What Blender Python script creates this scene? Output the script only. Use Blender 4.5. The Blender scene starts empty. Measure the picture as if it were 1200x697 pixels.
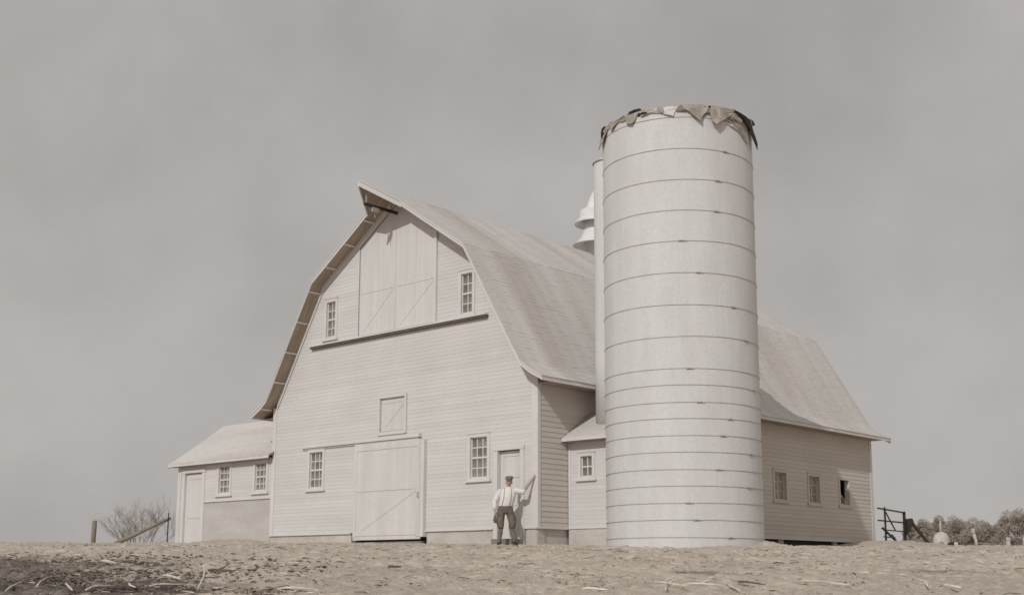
import bpy, bmesh, math, random
import numpy as np
from mathutils import Vector, Matrix, noise as mnoise
random.seed(7); rng = np.random.default_rng(11)
S = bpy.context.scene; COL = S.collection

# ------------------------------------------------------------------ camera
CAM = Vector((21.417, -24.442, -0.705)); YAW, PITCH, ROLL, FPX = -0.74052, 0.176195, 0.003268, 1455.34
cd = bpy.data.cameras.new('camera'); cam = bpy.data.objects.new('camera', cd); COL.objects.link(cam)
F = Vector((math.sin(YAW)*math.cos(PITCH), math.cos(YAW)*math.cos(PITCH), math.sin(PITCH)))
R_ = Vector((math.cos(YAW), -math.sin(YAW), 0)); U_ = R_.cross(F)
R2 = R_*math.cos(ROLL) + U_*math.sin(ROLL); U2 = -R_*math.sin(ROLL) + U_*math.cos(ROLL)
cam.matrix_world = Matrix(((R2.x, U2.x, -F.x, CAM.x), (R2.y, U2.y, -F.y, CAM.y), (R2.z, U2.z, -F.z, CAM.z), (0, 0, 0, 1)))
cd.sensor_fit = 'HORIZONTAL'; cd.sensor_width = 36; cd.lens = 36*FPX/1200; cd.shift_y = 66.1/1200
cd.clip_start = .1; cd.clip_end = 9000
S.camera = cam

# ------------------------------------------------------------------ sky and sun
SUN = Vector((1, -3.15, 2.1)).normalized(); EL = math.asin(SUN.z); AZ = math.atan2(SUN.x, SUN.y)
SKY_STRENGTH = 0.1
w = bpy.data.worlds.new('World'); S.world = w; w.use_nodes = True
nt = w.node_tree; nt.nodes.clear(); N = nt.nodes.new; Lk = nt.links.new
out = N('ShaderNodeOutputWorld'); bg = N('ShaderNodeBackground'); bg.inputs[1].default_value = SKY_STRENGTH
sky = N('ShaderNodeTexSky'); sky.sky_type = 'NISHITA'; sky.sun_disc = False
sky.sun_elevation = EL; sky.sun_rotation = AZ; sky.air_density = 1.0; sky.dust_density = 4.0
bw = N('ShaderNodeRGBToBW'); Lk(sky.outputs[0], bw.inputs[0])
tint = N('ShaderNodeVectorMath'); tint.operation = 'SCALE'; tint.inputs[0].default_value = (1.0, .955, .925)
Lk(bw.outputs[0], tint.inputs['Scale'])
# a bright even overcast haze over the sky, as a monochrome plate records it
tc = N('ShaderNodeTexCoord'); nz = N('ShaderNodeTexNoise'); nz.inputs['Scale'].default_value = 4.2; nz.inputs['Detail'].default_value = 9
nz.inputs['Roughness'].default_value = .55
Lk(tc.outputs['Generated'], nz.inputs['Vector'])
cr = N('ShaderNodeMapRange'); cr.inputs[1].default_value = .3; cr.inputs[2].default_value = .7; cr.inputs[3].default_value = 5.6; cr.inputs[4].default_value = 7.3
Lk(nz.outputs[0], cr.inputs[0])
hz = N('ShaderNodeVectorMath'); hz.operation = 'SCALE'; hz.inputs[0].default_value = (1.0, .952, .92); 
sep = N('ShaderNodeSeparateXYZ'); Lk(tc.outputs['Generated'], sep.inputs[0])      # a little brighter towards the horizon, all the way round
hr = N('ShaderNodeMapRange'); hr.inputs[1].default_value = 0; hr.inputs[2].default_value = .45; hr.inputs[3].default_value = 1.06; hr.inputs[4].default_value = .985; Lk(sep.outputs[2], hr.inputs[0])
hm = N('ShaderNodeMath'); hm.operation = 'MULTIPLY'; Lk(cr.outputs[0], hm.inputs[0]); Lk(hr.outputs[0], hm.inputs[1]); Lk(hm.outputs[0], hz.inputs['Scale'])
mx = N('ShaderNodeMix'); mx.data_type = 'RGBA'; mx.inputs[0].default_value = .9
Lk(tint.outputs[0], mx.inputs[6]); Lk(hz.outputs[0], mx.inputs[7]); Lk(mx.outputs[2], bg.inputs[0]); Lk(bg.outputs[0], out.inputs[0])
sl = bpy.data.lights.new('sun', 'SUN'); sl.energy = 2.85; sl.angle = math.radians(.6); sl.color = (1, .985, .962)
so = bpy.data.objects.new('sun', sl); COL.objects.link(so); so.rotation_euler = SUN.to_track_quat('Z', 'Y').to_euler(); so.location = (10, -30, 30)
S.view_settings.view_transform = 'Standard'; S.view_settings.look = 'None'; S.view_settings.exposure = -.53; S.view_settings.gamma = 1
S.render.engine = 'CYCLES'
S.cycles.use_denoising = True
S.cycles.max_bounces = 5; S.cycles.diffuse_bounces = 3
S.cycles.pixel_filter_type = 'BLACKMAN_HARRIS'; S.cycles.filter_width = 1.6

# ------------------------------------------------------------------ materials
def mat(name, col, rough=.85, var=.12, scale=(3, 3, 3), fine=.06, fscale=40, bump=0., bscale=30, spec=.25, rand=0., stain=None, detail=6, bdist=.02):
    """procedural paint / wood / stone: broad tone change, fine grain, optional stain colour in patches"""
    m = bpy.data.materials.new(name); m.use_nodes = True; t = m.node_tree; n = t.nodes; l = t.links.new
    b = n['Principled BSDF']; b.inputs['Roughness'].default_value = rough; b.inputs['Specular IOR Level'].default_value = spec
    c = n.new('ShaderNodeTexCoord'); mp = n.new('ShaderNodeMapping'); mp.inputs['Scale'].default_value = scale; l(c.outputs['Object'], mp.inputs[0])
    a = n.new('ShaderNodeTexNoise'); a.inputs['Scale'].default_value = 1; a.inputs['Detail'].default_value = detail; l(mp.outputs[0], a.inputs['Vector'])
    f = n.new('ShaderNodeTexNoise'); f.inputs['Scale'].default_value = fscale; f.inputs['Detail'].default_value = 4; l(c.outputs['Object'], f.inputs['Vector'])
    r1 = n.new('ShaderNodeMapRange'); r1.inputs[1].default_value = .3; r1.inputs[2].default_value = .7; r1.inputs[3].default_value = 1-var; r1.inputs[4].default_value = 1+var; l(a.outputs[0], r1.inputs[0])
    r2 = n.new('ShaderNodeMapRange'); r2.inputs[1].default_value = .3; r2.inputs[2].default_value = .7; r2.inputs[3].default_value = 1-fine; r2.inputs[4].default_value = 1+fine; l(f.outputs[0], r2.inputs[0])
    mu = n.new('ShaderNodeMath'); mu.operation = 'MULTIPLY'; l(r1.outputs[0], mu.inputs[0]); l(r2.outputs[0], mu.inputs[1]); src = mu.outputs[0]
    if rand:
        oi = n.new('ShaderNodeObjectInfo'); r3 = n.new('ShaderNodeMapRange'); r3.inputs[3].default_value = 1-rand; r3.inputs[4].default_value = 1+rand; l(oi.outputs['Random'], r3.inputs[0])
        m2 = n.new('ShaderNodeMath'); m2.operation = 'MULTIPLY'; l(src, m2.inputs[0]); l(r3.outputs[0], m2.inputs[1]); src = m2.outputs[0]
    v = n.new('ShaderNodeVectorMath'); v.operation = 'SCALE'; v.inputs[0].default_value = col; l(src, v.inputs['Scale']); cout = v.outputs[0]
    if stain:
        scol, sscale, lo, hi, amt = stain
        mp2 = n.new('ShaderNodeMapping'); mp2.inputs['Scale'].default_value = sscale; l(c.outputs['Object'], mp2.inputs[0])
        s = n.new('ShaderNodeTexNoise'); s.inputs['Scale'].default_value = 1; s.inputs['Detail'].default_value = 8; s.inputs['Roughness'].default_value = .6; l(mp2.outputs[0], s.inputs['Vector'])
        rr = n.new('ShaderNodeMapRange'); rr.inputs[1].default_value = lo; rr.inputs[2].default_value = hi; rr.inputs[3].default_value = 0; rr.inputs[4].default_value = amt; l(s.outputs[0], rr.inputs[0])
        x = n.new('ShaderNodeMix'); x.data_type = 'RGBA'; l(rr.outputs[0], x.inputs[0]); l(cout, x.inputs[6]); x.inputs[7].default_value = (*scol, 1); cout = x.outputs[2]
    l(cout, b.inputs['Base Color'])
    if bump:
        h = n.new('ShaderNodeTexNoise'); h.inputs['Scale'].default_value = bscale; h.inputs['Detail'].default_value = 6; l(c.outputs['Object'], h.inputs['Vector'])
        bp = n.new('ShaderNodeBump'); bp.inputs['Strength'].default_value = bump; bp.inputs['Distance'].default_value = bdist; l(h.outputs[0], bp.inputs['Height']); l(bp.outputs[0], b.inputs['Normal'])
    return m
WALL = (.615, .595, .578)
M = {}
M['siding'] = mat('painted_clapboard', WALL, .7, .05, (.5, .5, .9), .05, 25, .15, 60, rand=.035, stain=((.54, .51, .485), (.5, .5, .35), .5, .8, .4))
M['siding_shaded'] = mat('shaded_side_clapboard', (.565, .515, .465), .7, .05, (.5, .5, .9), .06, 25, .15, 60, rand=.04, stain=((.46, .41, .36), (.5, .5, .35), .5, .8, .4))  # darker, browner side boards: the shade of this wall put into the colour
M['trim'] = mat('painted_trim', (.635, .616, .60), .65, .05, (1, 1, 1), .04, 30, .08, 50)
M['door'] = mat('painted_door_boards', (.62, .60, .583), .7, .06, (4, 4, .4), .05, 30, .12, 40)
M['shingle'] = mat('weathered_shingles', (.60, .572, .545), .9, .07, (.1, 1.6, .1), .05, 30, .12, 30, stain=((.47, .43, .395), (.07, .8, .07), .46, .70, .85))
M['concrete'] = mat('rough_concrete', (.52, .485, .45), .95, .12, (1.2, 1.2, 2), .1, 18, .4, 25, stain=((.44, .39, .34), (.8, .8, 1.6), .5, .75, .5))
M['stucco'] = mat('lower_wall_render', (.50, .472, .448), .95, .1, (.6, .6, 2), .08, 18, .3, 30, stain=((.43, .40, .37), (.4, .4, 2.2), .45, .7, .6))
M['silo'] = mat('whitewashed_staves', (.63, .62, .612), .75, .035, (3, 3, .22), .05, 14, .15, 18, stain=((.53, .512, .495), (1.1, 1.1, .45), .46, .74, .55))
M['iron'] = mat('dull_iron', (.40, .36, .31), .6, .2, (5, 5, 5), .1, 30)
M['raw'] = mat('bare_soffit_wood', (.36, .29, .235), .9, .18, (1.5, 6, 1.5), .12, 25, .2, 30)
M['glass'] = mat('dusty_window_glass', (.21, .185, .16), .18, .35, (2.5, 2.5, 2.5), .12, 9, spec=.5, rand=.25)
M['glass_pale'] = mat('dusty_grey_glass', (.30, .265, .23), .25, .25, (3, 3, 3), .12, 9, spec=.4, rand=.12)
M['darkwood'] = mat('dark_weathered_timber', (.045, .038, .031), .9, .25, (3, 3, 3), .15, 30, .3, 40)
M['greywood'] = mat('grey_weathered_timber', (.24, .205, .17), .9, .2, (3, 3, 3), .15, 30, .3, 40)
M['whitepost'] = mat('whitewashed_post', (.50, .465, .42), .9, .15, (3, 3, 3), .1, 20)
M['greypale'] = mat('pale_grey_pipe', (.40, .365, .32), .9, .15, (3, 3, 3), .1, 20)
M['metal_white'] = mat('painted_sheet_metal', (.72, .705, .695), .45, .05, (2, 2, 2), .04, 20, spec=.4)
M['felt'] = mat('torn_roofing_felt', (.35, .31, .27), .9, .35, (4, 4, 4), .12, 20, .4, 15)
M['feltdark'] = mat('tarred_felt', (.030, .027, .025), .75, .25, (4, 4, 4), .12, 20, .4, 15)
M['straw'] = mat('dry_straw', (.60, .55, .48), .85, .2, (6, 6, 6), .1, 40, rand=.15)
M['twig'] = mat('dark_twig', (.12, .098, .08), .9, .2, (6, 6, 6), .1, 40)
M['bushtwig'] = mat('bare_bush_twig', (.30, .255, .21), .9, .2, (6, 6, 6), .1, 40)
M['bark'] = mat('tree_bark', (.22, .185, .15), .95, .2, (3, 3, 1), .1, 20)
M['crown'] = mat('brown_spring_twigs', (.34, .295, .25), .95, .25, (.5, .5, .5), .25, 3)  # twig brown, paled in the colour itself in place of distance haze
M['clod'] = mat('dry_clod', (.36, .305, .25), .95, .2, (6, 6, 6), .12, 40, .3, 40)
M['damp'] = mat('damp_clod', (.17, .14, .116), .95, .5, (1.1, 1.1, 1.1), .2, 9, .3, 40)
M['rail'] = mat('ledge_shade_brown', (.13, .108, .088), .8, .2, (3, 3, 3), .1, 20)  # dark brown of the strip that deepens the shadow line below the ledge
M['dark'] = mat('interior_shade_dark', (.06, .05, .04), .95, .2)
M['skin'] = mat('sunburnt_skin', (.40, .31, .25), .6, .06, (20, 20, 20), .05, 120)
M['shirt'] = mat('white_cotton_shirt', (.70, .68, .66), .9, .06, (9, 9, 9), .05, 60, .3, 25)
M['trousers'] = mat('dark_wool_trousers', (.155, .13, .106), .95, .3, (9, 9, 9), .15, 60, .4, 25)
M['leggings'] = mat('grey_canvas_leggings', (.20, .17, .14), .95, .2, (9, 9, 9), .1, 60, .3, 25)
M['leather'] = mat('dark_leather', (.035, .028, .022), .6, .2, (9, 9, 9), .1, 60)
M['cap'] = mat('grey_cloth_cap', (.20, .17, .14), .9, .15, (20, 20, 20), .1, 90)
M['beard'] = mat('dark_whiskers', (.05, .04, .032), .9, .2, (20, 20, 20), .1, 90)

# ------------------------------------------------------------------ builders
ORG = {}
def org(p): 
    while p is not None and p not in ORG: p = p.parent
    return ORG[p] if p is not None else Vector((0, 0, 0))
def link(name, me, parent=None):
    o = bpy.data.objects.new(name, me); COL.objects.link(o)
    if parent is not None: o.parent = parent
    return o
def tag(o, label=None, cat=None, group=None, kind=None):
    if label: o['label'] = label
    if cat: o['category'] = cat
    if group: o['group'] = group
    if kind: o['kind'] = kind
    return o
def thing(name, label, cat, loc, group=None):
    o = bpy.data.objects.new(name, None); COL.objects.link(o); o.location = loc; o.empty_display_size = .3
    ORG[o] = Vector(loc); return tag(o, label, cat, group)
class MB:
    def __init__(s): s.v = []; s.f = []
    def add(s, vs, fs):
        k = len(s.v); s.v += [tuple(p) for p in vs]; s.f += [tuple(i+k for i in f) for f in fs]; return s
    def hexa(s, p):            # 8 points: bottom ring then top ring
        return s.add(p, [(0, 3, 2, 1), (4, 5, 6, 7), (0, 1, 5, 4), (1, 2, 6, 5), (2, 3, 7, 6), (3, 0, 4, 7)])
    def box(s, a, b):
        x0, y0, z0 = a; x1, y1, z1 = b
        return s.hexa([(x0, y0, z0), (x1, y0, z0), (x1, y1, z0), (x0, y1, z0), (x0, y0, z1), (x1, y0, z1), (x1, y1, z1), (x0, y1, z1)])
    def beam(s, a, b, wd, th, up=(0, 0, 1)):
        a = Vector(a); b = Vector(b); d = (b-a).normalized(); up = Vector(up)
        if abs(d.dot(up)) > .98: up = Vector((0, 1, 0))
        r = d.cross(up).normalized()*wd/2; u = r.cross(d).normalized()*th/2
        return s.hexa([a-r-u, a+r-u, a+r+u, a-r+u, b-r-u, b+r-u, b+r+u, b-r+u])
    def tube(s, pts, rad, n=8, cap=True, wob=0):
        pts = [Vector(p) for p in pts]; k0 = len(s.v); prev = None
        for i, p in enumerate(pts):
            d = (pts[min(i+1, len(pts)-1)]-pts[max(i-1, 0)]).normalized()
            r = prev-d*prev.dot(d) if prev is not None else d.orthogonal(); r.normalize(); prev = r; q = d.cross(r)
            R = rad[i] if hasattr(rad, '__len__') else rad
            rx, ry = R if hasattr(R, '__len__') else (R, R)
            for j in range(n):
                a = 2*math.pi*j/n; e = 1+wob*random.uniform(-1, 1); s.v.append(tuple(p+r*math.cos(a)*rx*e+q*math.sin(a)*ry*e))
        for i in range(len(pts)-1):
            for j in range(n): s.f.append((k0+i*n+j, k0+i*n+(j+1) % n, k0+(i+1)*n+(j+1) % n, k0+(i+1)*n+j))
        if cap:
            s.f.append(tuple(k0+j for j in range(n))[::-1]); s.f.append(tuple(k0+(len(pts)-1)*n+j for j in range(n)))
        return s
    def loft(s, rings, n=14, X=Vector((1, 0, 0)), Y=Vector((0, 1, 0))):   # (centre, rx, ry)
        k0 = len(s.v)
        for c, rx, ry in rings:
            for j in range(n):
                a = 2*math.pi*j/n; s.v.append(tuple(Vector(c)+X*math.cos(a)*rx+Y*math.sin(a)*ry))
        for i in range(len(rings)-1):
            for j in range(n): s.f.append((k0+i*n+j, k0+i*n+(j+1) % n, k0+(i+1)*n+(j+1) % n, k0+(i+1)*n+j))
        s.f.append(tuple(k0+j for j in range(n))[::-1]); s.f.append(tuple(k0+(len(rings)-1)*n+j for j in range(n)))
        return s
    def lathe(s, c, prof, n=32):
        return s.loft([((c[0], c[1], c[2]+z), r, r) for r, z in prof], n)
    def prism(s, poly, a, b):      # poly: list of points, extruded by vector (b-a)
        d = Vector(b)-Vector(a); n = len(poly)
        return s.add([Vector(p) for p in poly]+[Vector(p)+d for p in poly], [tuple(range(n))[::-1], tuple(range(n, 2*n))]+[(i, (i+1) % n, n+(i+1) % n, n+i) for i in range(n)])
    def build(s, name, m, parent=None, smooth=False, kind=None):
        me = bpy.data.meshes.new(name); o3 = org(parent)
        me.from_pydata([(x-o3.x, y-o3.y, z-o3.z) for x, y, z in s.v], [], s.f)
        if m is not None: me.materials.append(m)
        if smooth: me.polygons.foreach_set('use_smooth', [True]*len(me.polygons))
        me.validate(); me.update()
        o = link(name, me, parent)
        if kind: o['kind'] = kind
        return o
CACHE = {}
class Wall:
    """a wall frame: u along the wall, d outwards, z up"""
    def __init__(s, o, u, n): s.o = Vector(o); s.u = Vector(u); s.n = Vector(n)
    def P(s, u, d, z): return s.o+s.u*u+s.n*d+Vector((0, 0, z))
    def box(s, mb, u0, u1, d0, d1, z0, z1):
        return mb.hexa([s.P(u0, d0, z0), s.P(u1, d0, z0), s.P(u1, d1, z0), s.P(u0, d1, z0), s.P(u0, d0, z1), s.P(u1, d0, z1), s.P(u1, d1, z1), s.P(u0, d1, z1)])
    def piece(s, name, m, parent, u0, u1, d0, d1, z0, z1):     # a box that shares its mesh with equal boxes
        key = (name, m.name, round(u1-u0, 3), round(d1-d0, 3), round(z1-z0, 3), tuple(s.u))
        if key not in CACHE:
            mb = MB(); hu, hd, hz_ = (u1-u0)/2, (d1-d0)/2, (z1-z0)/2
            mb.hexa([s.u*a+s.n*b+Vector((0, 0, c)) for a, b, c in ((-hu, -hd, -hz_), (hu, -hd, -hz_), (hu, hd, -hz_), (-hu, hd, -hz_), (-hu, -hd, hz_), (hu, -hd, hz_), (hu, hd, hz_), (-hu, hd, hz_))])
            me = bpy.data.meshes.new(name); me.from_pydata(mb.v, [], mb.f); me.materials.append(m); CACHE[key] = me
        o = link(name, CACHE[key], parent); o.location = s.P((u0+u1)/2, (d0+d1)/2, (z0+z1)/2)-org(parent); return o
    def clapboards(s, parent, z0, z1, rng_, openings, e=.112, m=None, lap=.0072):
        m = m or M['siding']; z = z0
        while z < z1-.02:
            zt = min(z+e, z1); lo0, hi0 = rng_(z); lo1, hi1 = rng_(zt)
            if hi1-lo1 < .05: break
            zm = (z+zt)/2; segs = [(lo0, hi0, lo1, hi1)]
            for a, b, c, d in openings:
                if c <= zm <= d:
                    new = []
                    for q in segs:
                        if b <= min(q[0], q[2]) or a >= max(q[1], q[3]): new.append(q); continue
                        if a > max(q[0], q[2])+.02: new.append((q[0], a, q[2], a))
                        if b < min(q[1], q[3])-.02: new.append((b, q[1], b, q[3]))
                    segs = new
            for a0, b0, a1, b1 in segs:
                th = lap*random.uniform(.9, 1.12); zz = z+random.uniform(-.002, .002); zt2 = zt+.012
                tag(MB().hexa([s.P(a0, -.015, zz), s.P(b0, -.015, zz), s.P(b0, th, zz), s.P(a0, th, zz), s.P(a1, -.015, zt2), s.P(b1, -.015, zt2), s.P(b1, .002, zt2), s.P(a1, .002, zt2)]).build('clapboard', m, parent))
            z += e
    def window(s, parent, u0, u1, z0, z1, cols, rows, double=True, depth=.08, cas=.10, glass=None, sill=True, mu=.03, paint='trim'):
        mb = MB(); B = lambda *a: s.box(mb, *a)
        B(u0-cas, u0, -depth, .034, z0-.06, z1+cas); B(u1, u1+cas, -depth, .034, z0-.06, z1+cas)
        B(u0, u1, -depth, .036, z1, z1+cas); B(u0, u1, -depth, .03, z0-.06, z0)
        B(u0-cas-.02, u1+cas+.02, .0, .055, z1+cas, z1+cas+.025)
        st = .028; g0, g1 = -depth+.018, -depth+.05
        B(u0, u0+st, g0, g1, z0, z1); B(u1-st, u1, g0, g1, z0, z1); B(u0+st, u1-st, g0, g1, z0, z0+st+.01); B(u0+st, u1-st, g0, g1, z1-st, z1)
        zs = []
        n = rows*2 if double else rows
        for i in range(cols-1):
            uc = u0+(u1-u0)*(i+1)/cols; B(uc-mu/2, uc+mu/2, g0+.002, g1-.006, z0+st, z1-st)
        for i in range(n-1):
            zc = z0+(z1-z0)*(i+1)/n; h = mu/2
            if double and i == rows-1: h = .026; B(u0+st, u1-st, g0-.001, g1+.012, zc-h, zc+h)
            else: B(u0+st, u1-st, g0+.004, g1-.009, zc-h, zc+h)
        wn = mb.build('window', M[paint], parent)
        for i in range(cols):
            for j in range(n):
                a = u0+(u1-u0)*i/cols+.004; b = u0+(u1-u0)*(i+1)/cols-.004; c = z0+(z1-z0)*j/n+.004; d = z0+(z1-z0)*(j+1)/n-.004
                s.piece('glass_pane', glass or M['glass'], wn, a, b, g0-.012, g0+.012, c, d)
        if sill:
            s.box(MB(), u0-cas-.06, u1+cas+.06, 0, .075, z0-.11, z0-.06).build('sill', M[paint], wn)
        return wn

# ------------------------------------------------------------------ ground
AX = Vector((math.sin(YAW), math.cos(YAW))); AT = Vector((math.cos(YAW), -math.sin(YAW)))
GS = np.array([-3000, -60, 0, 10, 20, 26, 30, 33, 40, 46, 60, 100, 300, 420, 700, 6000.])
GZ = np.array([-3.2, -3.2, -2.2, -1.43, -.70, -.26, -.02, .07, .235, .36, .68, 1.58, 6.1, 7.2, 7.2, 7.2])
PILES = [(1.0, 17.6, 1.9, .24), (.35, 13.3, 2.3, -.24), (2.0, 11.3, 2.2, -.19), (4.2, 9.0, 2.2, -.12), (.2, 10.6, .5, .12), (.25, 14.9, .5, .09), (4.75, 3.0, .55, .16), (3.2, 8.0, 2.0, -.10), (-12.6, -.5, 1.5, .16), (-5.9, -1.0, 1.6, .05), (3.6, -1.0, 1.8, -.06)]
def gz(x, y):
    x = np.asarray(x, float); y = np.asarray(y, float)
    s = (x-CAM.x)*AX.x+(y-CAM.y)*AX.y
    z = (np.interp(s-1.2, GS, GZ)+np.interp(s, GS, GZ)*2+np.interp(s+1.2, GS, GZ))/4
    for px, py, r, h in PILES: z = z+h*np.exp(-((x-px)**2+(y-py)**2)/r**2)
    return z
def vnoise(x, y, seed=0):
    xi = np.floor(x).astype(np.int64); yi = np.floor(y).astype(np.int64); fx = x-xi; fy = y-yi
    def h(a, b):
        n = (a*374761393+b*668265263+seed*1442695041) & 0x7fffffff; n = (n ^ (n >> 13))*1274126177 & 0x7fffffff; return ((n ^ (n >> 16)) & 0xffff)/65535.
    u = fx*fx*(3-2*fx); v = fy*fy*(3-2*fy)
    return (h(xi, yi)*(1-u)+h(xi+1, yi)*u)*(1-v)+(h(xi, yi+1)*(1-u)+h(xi+1, yi+1)*u)*v
def steps(*a): return np.concatenate([np.arange(x, y, d) for x, y, d in a])
sv = np.concatenate([[-2500, -900, -300, -100, -40, -15], steps((-5, 12, .6), (12, 36, .055), (36, 50, .16), (50, 110, 1.5)), [125, 150, 180, 220, 260, 300, 340, 380, 420, 520, 700, 1000, 1600, 2600, 4500]])
tv = np.concatenate([[-4500, -2500, -1200, -600, -300, -160, -90, -60], steps((-44, -15.5, .8), (-15.5, 15.5, .055), (15.5, 44, .8)), [50, 60, 90, 160, 300, 600, 1200, 2500, 4500]])
SS, TT = np.meshgrid(sv, tv, indexing='ij')
GX = CAM.x+SS*AX.x+TT*AT.x; GY = CAM.y+SS*AX.y+TT*AT.y; Z = gz(GX, GY)
near = np.clip((SS-6)/6, 0, 1)*np.clip((60-SS)/20, 0, 1)*np.clip((40-abs(TT))/20, 0, 1)
fade = np.where(SS > 33, 1., 1)
rough = .75+.9*np.clip((-4-TT)/6, 0, 1)*np.clip((27-SS)/6, 0, 1)
n1 = vnoise(GX*.9, GY*.9, 1)-.5; n2 = vnoise(GX*2.6+5, GY*2.6, 2)-.5; n3 = vnoise(GX*6.1, GY*6.1+9, 3)-.5; n4 = vnoise(GX*13, GY*13, 4)
Z = Z+near*fade*rough*(.07*n1+.06*n2+.07*n3+.10*np.clip(n4-.55, 0, 1)*(vnoise(GX*1.7, GY*1.7, 6) > .45)-.09*np.clip(vnoise(GX*8+3, GY*8, 9)-.62, 0, 1))
ni, nj = SS.shape
gm = bpy.data.meshes.new('ground'); gm.vertices.add(ni*nj)
gm.vertices.foreach_set('co', np.stack([GX, GY, Z], -1).astype(np.float32).ravel())
I = np.arange(ni*nj).reshape(ni, nj); q = np.stack([I[:-1, :-1], I[1:, :-1], I[1:, 1:], I[:-1, 1:]], -1).reshape(-1, 4)
gm.loops.add(q.size); gm.polygons.add(len(q)); gm.loops.foreach_set('vertex_index', q.ravel().astype(np.int32))
gm.polygons.foreach_set('loop_start', (np.arange(len(q))*4).astype(np.int32)); gm.polygons.foreach_set('use_smooth', np.ones(len(q), bool)); gm.update()
g = link('ground', gm); tag(g, 'bare trodden earth strewn with clods and straw', None, None, 'structure')
def dirt():
    m = bpy.data.materials.new('bare_dirt'); m.use_nodes = True; t = m.node_tree; n = t.nodes; l = t.links.new; b = n['Principled BSDF']
    b.inputs['Roughness'].default_value = .97; b.inputs['Specular IOR Level'].default_value = .1
    c = n.new('ShaderNodeTexCoord')
    def nz(scale, det=7, rough=.6, vec=None):
        x = n.new('ShaderNodeTexNoise'); x.inputs['Scale'].default_value = scale; x.inputs['Detail'].default_value = det; x.inputs['Roughness'].default_value = rough; l(vec or c.outputs['Object'], x.inputs['Vector']); return x.outputs[0]
    def rng2(src, a, b_, c_, d): 
        r = n.new('ShaderNodeMapRange'); r.inputs[1].default_value = a; r.inputs[2].default_value = b_; r.inputs[3].default_value = c_; r.inputs[4].default_value = d; l(src, r.inputs[0]); return r.outputs[0]
    def mul(a, b_):
        x = n.new('ShaderNodeMath'); x.operation = 'MULTIPLY'; l(a, x.inputs[0]); l(b_, x.inputs[1]); return x.outputs[0]
    def mix(f, a, col):
        x = n.new('ShaderNodeMix'); x.data_type = 'RGBA'; l(f, x.inputs[0]); l(a, x.inputs[6]); x.inputs[7].default_value = (*col, 1); return x.outputs[2]
    v = mul(rng2(nz(.45), .3, .7, .86, 1.12), rng2(nz(7), .3, .7, .76, 1.2)); v = mul(v, rng2(nz(38, 3), .3, .7, .86, 1.14))
    sc = n.new('ShaderNodeVectorMath'); sc.operation = 'SCALE'; sc.inputs[0].default_value = (.55, .48, .405); l(v, sc.inputs['Scale']); col = sc.outputs[0]
    col = mix(rng2(nz(2.2, 8, .7), .57, .70, 0, .65), col, (.60, .55, .49))            # dry straw dust
    col = mix(rng2(nz(3.1, 8, .72), .60, .72, 0, .75), col, (.27, .225, .18))           # damp crumbs
    # damp ploughed soil at the left of the yard
    for (x, y, r0, r1, amt) in DAMP:
        d = n.new('ShaderNodeVectorMath'); d.operation = 'DISTANCE'; l(c.outputs['Object'], d.inputs[0]); d.inputs[1].default_value = (x, y, float(gz(x, y)))
        dd = n.new('ShaderNodeMath'); dd.operation = 'MULTIPLY_ADD'; l(nz(1.3, 8, .7), dd.inputs[0]); dd.inputs[1].default_value = 3.2*r1/2.5; l(d.outputs['Value'], dd.inputs[2])
        k = mul(rng2(dd.outputs[0], r0+1.6*r1/2.5, r1+1.6*r1/2.5, amt, 0), rng2(nz(5, 6, .7), .34, .50, .5, 1))
        col = mix(k, col, (.10, .083, .07))
    l(col, b.inputs['Base Color'])
    bp = n.new('ShaderNodeBump'); bp.inputs['Strength'].default_value = .85; bp.inputs['Distance'].default_value = .04; l(nz(24, 6, .65), bp.inputs['Height']); l(bp.outputs[0], b.inputs['Normal'])
    return m
def gpt(s, t):     # yard point: s metres in front of the camera, t metres to its right
    return CAM.x+s*AX.x+t*AT.x, CAM.y+s*AX.y+t*AT.y
DAMP = [(*gpt(17.4, -7.2), 1.0, 3.0, 1.0), (*gpt(21.5, -8.9), 1.2, 3.6, .85), (*gpt(17.3, -5.2), .5, 1.7, 1.0), (*gpt(20.6, 3.1), .1, .7, .7), (*gpt(21, 7.1), .1, .9, .6), (*gpt(17.2, -3.5), .1, .6, .5)]
gm.materials.append(dirt())

# ------------------------------------------------------------------ barn
W, L = 11.4, 18.93; XC = -W/2; ZS = .53; RK = .48
PROF = [(0, 10.67), (1.6, 9.60), (3.36, 8.43), (4.45, 6.63), (5.25, 5.28), (5.52, 4.86), (5.85, 4.62), (6.27, 4.40)]   # half roof line, top of deck
def roof_z(a): return float(np.interp(abs(a), [p[0] for p in PROF], [p[1] for p in PROF]))
def half_at(z): return float(np.interp(z, [p[1] for p in PROF][::-1], [p[0] for p in PROF][::-1]))
barn = thing('barn', 'large white gambrel roofed barn with flared eaves and clapboard walls', 'barn', (XC, 0, .1))
FR = Wall((0, 0, 0), (1, 0, 0), (0, -1, 0)); RT = Wall((0, 0, 0), (0, 1, 0), (1, 0, 0))
def gable(z):
    h = min(W/2, half_at(z+.16)-.03); return XC-h, XC+h
c = .05
OPF = [(-9.47-c, -8.84+c, 1.94-c, 3.05+c), (-2.45-c, -1.81+c, 1.90-c, 3.02+c), (-2.87-c, -2.43+c, 6.56-c, 7.71+c), (-8.85-c, -8.42+c, 6.63-c, 7.76+c),
       (-7.33, -3.95, 6.42, 12), (-6.23, -5.12, 3.42, 4.45), (-7.28, -4.30, .3, 3.16), (-1.50, -.52, .3, 2.64), (-.2, .1, .5, 4.7)]
FR.clapboards(barn, ZS, 10.5, gable, OPF)
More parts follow.
